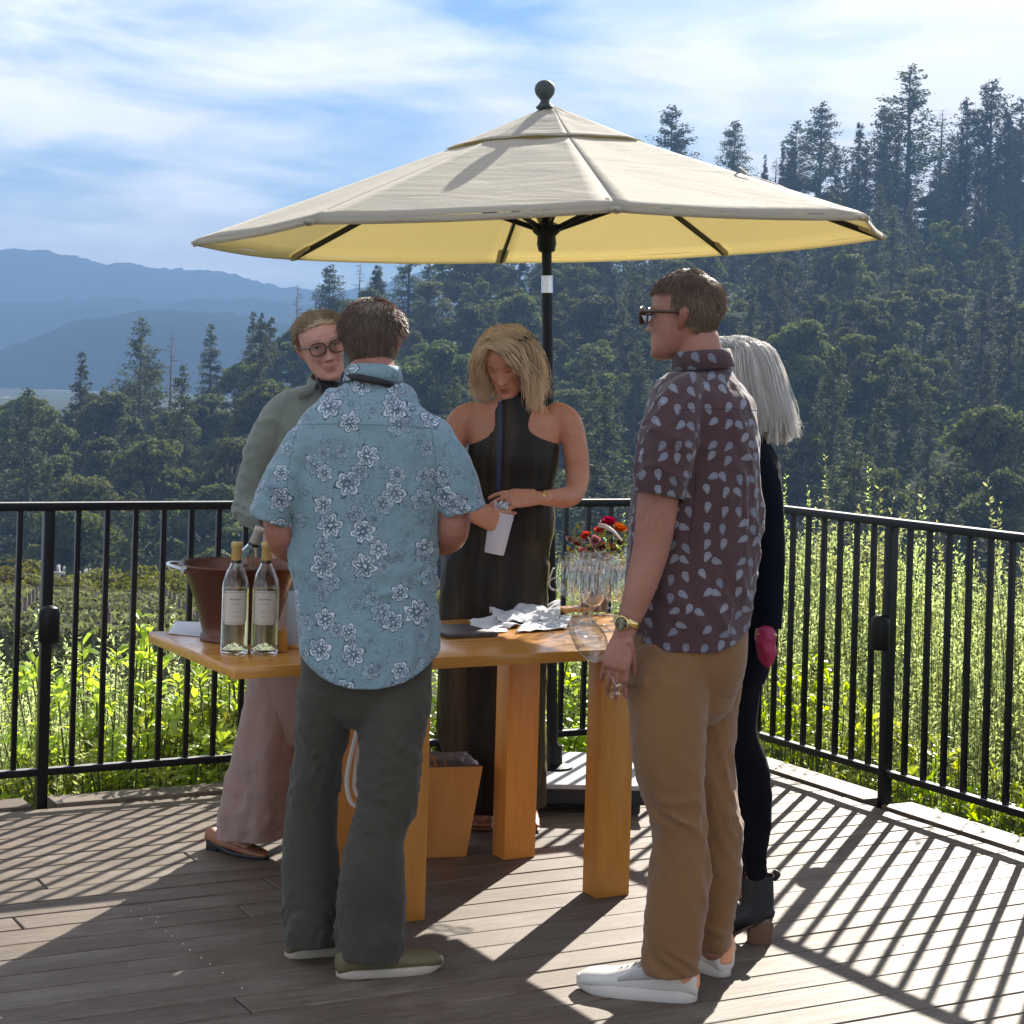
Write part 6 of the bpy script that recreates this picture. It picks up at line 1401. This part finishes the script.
# ================================================= man in the maroon shirt
dD=4.88
D=thing('person','tall man in sunglasses and maroon patterned shirt, tan trousers and white sneakers','person',(.46,4.86,0))
MD=headM(P(685,318,dD),68,0,0,.965)
mb=MB(); head_mesh(mb,MD)
limb(mb,[(P(696,340,dD+.0),.060,.060),(P(700,358,dD+.0),.060,.060),(P(702,372,dD),.062,.062)],sub=4)
limb(mb,[(P(702,370,dD),.055,.055),(P(700,395,dD),.09,.10),(P(699,430,dD),.11,.13),(P(697,500,dD),.11,.12),(P(692,600,dD),.12,.12),(P(690,650,dD),.12,.11)],sub=4,n=28)
limb(mb,[(P(680,418,dD-.11),.036,.036),(P(667,450,dD-.14),.045,.045),(P(658,500,dD-.15),.052,.046),(P(652,545,dD-.15),.047,.043),(P(641,585,dD-.16),.040,.036),(P(630,618,dD-.17),.030,.025),(P(624,634,dD-.175),.026,.021)],ref=(1,0,.3),sub=5)
limb(mb,[(P(700,410,dD+.14),.045,.045),(P(690,460,dD+.15),.042,.042),(P(684,510,dD+.16),.04,.04),(P(680,545,dD+.22),.033,.030)],ref=(1,0,.3),sub=4)
for pts,dd in (([(668,700),(668,772),(679,850),(674,960)],-.10),([(708,700),(702,770),(713,850),(713,948)],.09)):
    limb(mb,[(P(x,y,dD+dd),r,r) for (x,y),r in zip(pts,(.062,.055,.048,.036))],sub=4)
hw=P(623,634,dD-.175); tips=hand(mb,hw,(-.20,-.03,-1),(.30,.9,0),1,.93,(12,12,14,18),(16,50),4.0)
hand(mb,P(680,545,dD+.22),(-.2,.8,-.3),(0,-.5,-1),1,1.0)
body_build(mb,D,skD,.0038,face_paint(MD,(.30,.10,.09),(.12,.08,.05),'open',.6))
hairD=hairmat('brown_hair',(.12,.088,.066),(.33,.25,.18),.5,.4,(1.4,1,.6))
short_hair(D,MD,hairD,lambda x,y,z: (z>.070+.12*max(0,y-.06)) if y>.016 else (z>-.070+1.2*max(0,y+.070) and (abs(x)<.062+.3*(z+.09) or z>.012-.5*min(0,y+.02) or y<-.050)),41,5600,.024,.16,.005,(.0,-.2,-1.0),top=.010)
mb=MB()
sgm=simple('tortoise_frame',(.05,.02,.012),.2); lensm=simple('dark_lens',(.006,.006,.008),.06,spec=.9)
lpD=[lens(mb,(s*.033,.112,.004),MD,.028,.023,.0026) for s in(-1,1)]; rod(mb,MD@Vector((-.007,.113,.010)),MD@Vector((.007,.113,.010)),.0026)
for s in (-1,1): limb(mb,[(MD@Vector((s*.062,.106,.012)),.003,.005),(MD@Vector((s*.077,.05,.014)),.002,.004),(MD@Vector((s*.081,-.012,.012)),.002,.003)],ref=MD.to_3x3()@Vector((1,0,0)),n=8,sub=4)
gD=mb.build('sunglasses',sgm); under(gD,D)
for q in lpD: mb=MB(); mb.add(q[:-1]+[p+(MD.to_3x3()@Vector((0,-.002,0))) for p in q[:-1]],[tuple(range(len(q)-1)),tuple(range(len(q)-1,2*len(q)-2))]); ob=mb.build('lens',lensm,smooth=False); ob.parent=gD
mb=MB(); fD=folds(.0105,(5,5,3.4),43,.7,.6,.8)
rows=[(684,722,364),(676,732,371),(662,744,381),(651,752,394),(645,757,412),(640,760,440),(635,761,480),(629,761,520),(625,758,560),(624,754,600),(628,751,622),(630,750,655)]
limb(mb,[(c,u,*v) for (c,u,*_),v in zip(ring_pts(rows,dD,.1),[(.055,.055),(.07,.07),(.105,.105),(.14,.135),(.16,.155),(.165,.16),(.165,.16),(.155,.15),(.15,.145),(.15,.145),(.15,.15),(.15,.15)])],n=84,sub=8,disp=lambda p,a,s,n:n*(fD(p,a,s,n)*(.35+.65*min(1,s*3))+.008*max(0,s-.6)*math.sin(a*6+1)),capk=.05)
S1=[(P(692,388,dD-.07),px(16,dD),.06),(P(680,402,dD-.11),px(25,dD),.076),(P(670,434,dD-.14),px(30,dD),.083),(P(663,468,dD-.15),px(28,dD),.080),(P(658,496,dD-.155),px(25,dD),.075)]
S2=[(P(704,390,dD+.08),px(16,dD),.06),(P(694,408,dD+.13),px(24,dD),.076),(P(688,460,dD+.15),px(25,dD),.078),(P(684,500,dD+.16),px(23,dD),.072)]
limb(mb,S1,n=44,sub=9,disp=lambda p,a,s,n:fD(p,a,s,n)*.9,ref=(1,0,-.42),capk=.1); limb(mb,S2,n=40,sub=7,disp=lambda p,a,s,n:fD(p,a,s,n)*.9,ref=(1,0,-.42),capk=.1)
mc=MB(); collar(mc,P(703,371,dD+.0),.064,.066,.050,(-.10,.0,1),.6,.014,68)
fused(mb,'shirt',maroonshirt,D,[cutat(S1,.13,.004),cutat(S2,.12,.004),(lambda c: c.z<P(689,645,dD).z+.055*max(0,(c.x-P(700,640,dD).x)/.125)**2+.02*max(0,-(c.x-P(660,640,dD).x)/.08)**2)],.0055,3,extra=mc)
mb=MB(); fT=folds(.0085,(4,4,8),53,.5,1.0,1.5)
def dT(p,a,s,n):
    kz=math.exp(-((p.z-.44)/.12)**2)+math.exp(-((p.z-.06)/.08)**2)*1.2+.6*math.exp(-((p.z-.82)/.06)**2); return fT(p,a,s,n)*(.45+.9*kz)
limb(mb,[(P(689,600,dD),px(57,dD),.13),(P(689,630,dD),px(59,dD),.14),(P(688,665,dD),px(58,dD),.135),(P(688,690,dD),px(50,dD),.11)],n=48,sub=4)
T1=legc([(670,660,42,-.04),(668,685,42,-.07),(668,712,39,-.09),(669,760,36,-.10),(675,800,31,-.10),(679,830,27,-.10),(679,880,30,-.10),(674,925,30,-.10),(672,950,29,-.10),(672,972,27,-.10)],dD,[.10,.105,.10,.095,.088,.082,.08,.078,.075,.072]); T2=legc([(708,660,39,.04),(706,685,37,.06),(703,712,35,.08),(702,760,33,.09),(710,800,30,.09),(714,830,28,.09),(715,880,27,.09),(713,915,22,.09),(713,948,18,.09)],dD,[.10,.10,.10,.095,.088,.082,.08,.075,.07])
for q in (T1,T2): limb(mb,q,n=48,sub=9,disp=dT,capk=.1)
fused(mb,'trousers',tanp,D,[cutat(T1,.12,.006),cutat(T2,.12,.006)],.0055,2)
shw=simple('white_sneaker',(.62,.59,.54),.55,var=.05,bump=.05); sols=simple('off_white_sole',(.60,.56,.50),.6,var=.06); peach=simple('peach_tab',(.75,.33,.17),.6)
for hx,hy,yw in ((.505,4.765,165),(.600,4.960,117)):
    o,M=shoe(D,(hx,hy),yw,.305,shw,sols,'sneaker',extra=simple('white_laces',(.36,.33,.30),.7))
    k=.305/.29; mb=MB(); 
    limb(mb,[(M@Vector((-.001,0,.042)),.021,.007),(M@Vector((.004,0,.07)),.026,.010),(M@Vector((.014,0,.108)),.028,.012)],ref=M.to_3x3()@Vector((0,1,0)),n=14,sub=4)
    limb(mb,[(M@Vector((.02,-.033,.060)),.022,.005),(M@Vector((.04,-.0345,.085)),.025,.005),(M@Vector((.05,-.034,.108)),.020,.005)],ref=M.to_3x3()@Vector((1,0,0)),n=14,sub=4)
    limb(mb,[(M@Vector((.02,.033,.060)),.022,.005),(M@Vector((.04,.0345,.085)),.025,.005),(M@Vector((.05,.034,.108)),.020,.005)],ref=M.to_3x3()@Vector((1,0,0)),n=14,sub=4)
    mb.build('heel_tab',peach,o); 
    mb=MB(); limb(mb,[(M@Vector((.06,.0345*k,.060)),.006,.004),(M@Vector((.10,.0375*k,.070)),.014,.004),(M@Vector((.155,.0405*k,.060)),.012,.004),(M@Vector((.19,.043*k,.048)),.005,.004)],ref=(0,0,1),n=10,sub=4); mb.build('side_patch',simple('grey_patch',(.40,.39,.38),.6),o)
# watch and rings
ww=P(627,622,dD-.172); wd=(P(623,634,dD-.175)-P(632,610,dD-.168)).normalized()
wt=None; mb=MB(); limb(mb,[(ww-wd*.009,.0305,.0265),(ww+wd*.009,.0295,.0255)],ref=(1,0,.3),n=28,sub=2,caps=(False,False)); wt=mb.build('watch_strap',gold,None); wt.modifiers.new('s','SOLIDIFY').thickness=.004; wt.modifiers['s'].offset=1; under(wt,D); wt.name='watch'
wn=Vector((-.45,-.9,0)).normalized(); wc=ww+wn*.027; mb=MB(); lathe(mb,[(0,.0),(.019,.0),(.0205,.003),(.019,.008),(.0165,.009),(.0165,.0075),(0,.0075)],wc,wn,28); ob=mb.build('watch_case',gold,None,auto=40); ob.parent=wt
mb=MB(); lathe(mb,[(0,.0078),(.0163,.0078)],wc,wn,24); ob=mb.build('dial',simple('pale_dial',(.50,.50,.36),.4),None); ob.parent=wt
# wine glass hanging from his fingers, tilted, foot towards us
ft=P(619,690,dD-.195); rim=P(584,630,dD-.10); axg=(rim-ft).normalized(); wglass(ft,'empty wine glass held tilted by its foot in the hand of the man in maroon',None,axg,.98)
# ================================================= woman with white hair
dE=5.30
E=thing('person','woman with long white hair in black, half hidden behind the man in maroon','person',(.71,5.3,0))
ME=headM(P(738,379,dE),72,4,0,.96)
mb=MB(); head_mesh(mb,ME)
limb(mb,[(P(747,400,dE+.01),.05,.05),(P(748,425,dE+.0),.052,.052),(P(748,446,dE),.058,.06)],sub=4)
limb(mb,[(P(748,440,dE),.05,.06),(P(748,465,dE),.06,.10),(P(748,500,dE),.065,.10),(P(748,570,dE),.065,.10),(P(746,620,dE),.065,.10),(P(740,670,dE),.06,.10)],sub=4,n=28)
limb(mb,[(P(755,482,dE-.11),.028,.028),(P(764,520,dE-.15),.038,.038),(P(766,575,dE-.15),.033,.033),(P(766,608,dE-.16),.024,.022),(P(765,618,dE-.165),.019,.016)],ref=(1,0,0),sub=4)
limb(mb,[(P(748,482,dE+.11),.028,.028),(P(740,520,dE+.15),.038,.038),(P(725,560,dE+.15),.033,.033),(P(705,575,dE+.12),.024,.02)],ref=(1,0,.1),sub=4)
hand(mb,P(765,618,dE-.165),(-.02,-.05,-1),(.1,-.9,0),1,.70,(55,60,65,70),(10,40),1); hand(mb,P(705,575,dE+.12),(-1,0,-.1),(0,0,-1),1,.88)
limb(mb,[(P(736,670,dE-.04),.07,.075),(P(735,735,dE-.04),.055,.06),(P(748,800,dE-.03),.048,.05),(P(755,860,dE-.02),.030,.032),(P(757,900,dE-.015),.028,.030)],sub=4)
limb(mb,[(P(735,670,dE+.07),.07,.075),(P(725,735,dE+.10),.055,.06),(P(730,800,dE+.12),.048,.05),(P(733,860,dE+.12),.034,.036),(P(735,890,dE+.12),.032,.036)],sub=4)
body_build(mb,E,skE,.005,face_paint(ME))
hairE=hairmat('white_hair',(.60,.59,.57),(.85,.84,.82),.45,.35,(1,.97,.9))
rs=random.Random(15); paths=[]
for i in range(96):
    a=math.pi+rs.uniform(-.35,math.pi+.35); ca,sa=math.cos(a),math.sin(a)      # back half and both sides (y<0 is the back of the head)
    top_=Vector((.010+.02*ca,rs.uniform(-.02,.06),.119)); p1=Vector((ca*.062,sa*.085+.01,.094)); p2=Vector((ca*.086,sa*.116+.005,.035)); p3=Vector((ca*.092,sa*.128,-.035)); L=rs.uniform(-.12,-.195); back=max(0,-sa)
    p4=Vector((ca*.090,sa*.135-.012*back,-.105)); p5=Vector((ca*.080+rs.uniform(-.01,.01),sa*.118-.052*back*rs.uniform(.0,1.3)+.01,L)); paths.append([top_,p1,p2,p3,p4,p5])
for i in range(12):
    s=1 if i%2 else -1; t=i/11; paths.append([Vector((.01,.06,.117)),Vector((s*.05,.072,.09)),Vector((s*.078,.062,.04)),Vector((s*.088,.05,-.03)),Vector((s*.088,.035,-.10)),Vector((s*.082,.02,-.17-.03*t))])
lock_hair(E,ME,hairE,paths,19,.0009,44,.0115,.006,5,flare=1.0)
mb=MB(); fE=folds(.007,(6,6,7),63,.9,.5,.5)
limb(mb,[(c,u,*v) for (c,u,*_),v in zip(ring_pts([(729,766,440),(721,775,452),(717,780,468),(716,781,500),(718,779,560),(719,776,600),(718,772,640),(718,768,668)],dE,.1),[(.10,.10),(.14,.14),(.165,.165),(.17,.17),(.15,.15),(.15,.15),(.15,.15),(.145,.145)])],n=48,sub=6,disp=lambda p,a,s,n:fE(p,a,s,n))
limb(mb,[(P(755,458,dE-.11),.05,.05),(P(764,490,dE-.14),.052,.055),(P(767,540,dE-.15),.048,.05),(P(768,590,dE-.155),.043,.045),(P(767,628,dE-.16),.038,.038)],n=32,sub=7,caps=(True,False),disp=lambda p,a,s,n:fE(p,a,s,n)*.7)
limb(mb,[(P(748,458,dE+.11),.05,.05),(P(738,510,dE+.15),.052,.055),(P(722,558,dE+.15),.046,.048),(P(705,572,dE+.12),.04,.04)],n=32,sub=6,caps=(True,False),ref=(1,0,.2))
garment(mb,'top',navyc,E)
mb=MB(); fL=folds(.004,(8,8,16),73,.5,.8,1)
limb(mb,legc([(735,655,28,-.04),(734,700,25,-.04),(734,735,23,-.04),(743,765,25,-.03),(748,790,24,-.03),(752,825,19,-.02),(755,855,12,-.02),(756,872,11,-.02)],dE,[.09,.085,.075,.07,.065,.055,.042,.04]),n=36,sub=6,disp=lambda p,a,s,n:fL(p,a,s,n))
limb(mb,legc([(733,655,26,.06),(725,735,23,.10),(730,800,21,.12),(733,850,13,.12),(735,868,11,.12)],dE,[.09,.075,.062,.045,.04]),n=36,sub=6,disp=lambda p,a,s,n:fL(p,a,s,n))
garment(mb,'leggings',blackc,E)
bootm=simple('black_suede',(.010,.010,.012),.6,var=.3,bump=.1); heelm=wood('stacked_heel',(.10,.05,.03),(.17,.09,.05),(3,3,60),.5)
for bx,by in ((.764,5.285),(.70,5.44)):
    M=Matrix.Translation((bx,by,0))@Matrix.Rotation(R(172),4,'Z')
    mb=MB(); limb(mb,[(M@Vector((.045,0,.185)),.046,.040),(M@Vector((.042,0,.15)),.045,.038),(M@Vector((.040,0,.11)),.045,.036),(M@Vector((.048,0,.08)),.05,.036),(M@Vector((.06,0,.066)),.058,.034)],ref=M.to_3x3()@Vector((1,0,0)),n=24,sub=5,caps=(False,True))
    limb(mb,[(M@Vector((.015,0,.085)),.030,.026),(M@Vector((.07,0,.078)),.035,.032),(M@Vector((.12,0,.052)),.037,.027),(M@Vector((.17,0,.036)),.039,.021),(M@Vector((.215,0,.028)),.034,.016),(M@Vector((.25,0,.022)),.018,.010)],ref=M.to_3x3()@Vector((0,1,0)),n=24,sub=4)
    o=mb.build('ankle_boot',bootm); under(o,E)
    mb=MB(); limb(mb,[(M@Vector((-.004,0,.062)),.032,.004),(M@Vector((.05,0,.055)),.033,.004),(M@Vector((.10,0,.024)),.034,.004),(M@Vector((.16,0,.006)),.040,.005),(M@Vector((.22,0,.005)),.034,.005),(M@Vector((.255,0,.007)),.014,.004)],ref=M.to_3x3()@Vector((0,1,0)),n=16,sub=4,expo=3); mb.build('sole',simple('brown_welt',(.12,.07,.04),.6),o)
    mb=MB(); limb(mb,[(M@Vector((.030,0,.058)),.037,.032),(M@Vector((.032,0,.03)),.035,.030),(M@Vector((.033,0,.004)),.034,.030)],ref=M.to_3x3()@Vector((1,0,0)),n=20,sub=3,expo=4); mb.build('heel',heelm,o,auto=50)
    mb=MB(); limb(mb,[(M@Vector((-.006,0,.178)),.006,.006),(M@Vector((-.014,0,.192)),.008,.006),(M@Vector((-.004,0,.200)),.006,.004)],n=8,sub=3); mb.build('pull_loop',bootm,o)
mg=simple('magenta_fabric',(.30,.008,.055),.55,var=.15)
pq=P(766,648,dE-.20); pu=thing('pouch','small magenta pouch held in the hanging hand of the white haired woman','pouch',tuple(pq))
mb=MB(); limb(mb,[(Vector((-.004,0,.040)),.025,.022),(Vector((.0,0,.02)),.028,.030),(Vector((.002,0,-.015)),.025,.028),(Vector((.006,0,-.040)),.016,.014),(Vector((.008,0,-.050)),.005,.006)],n=24,sub=4,disp=lambda p,a,s,n:.007*n3(p,38)); mb.build('bag',mg,pu)
mb=MB(); limb(mb,[(Vector((-.028,-.010,.036)),.003,.002),(Vector((0,-.016,.044)),.003,.002),(Vector((.026,-.010,.036)),.003,.002)],ref=(0,0,1),n=6,sub=4); mb.build('zip',gold,pu)
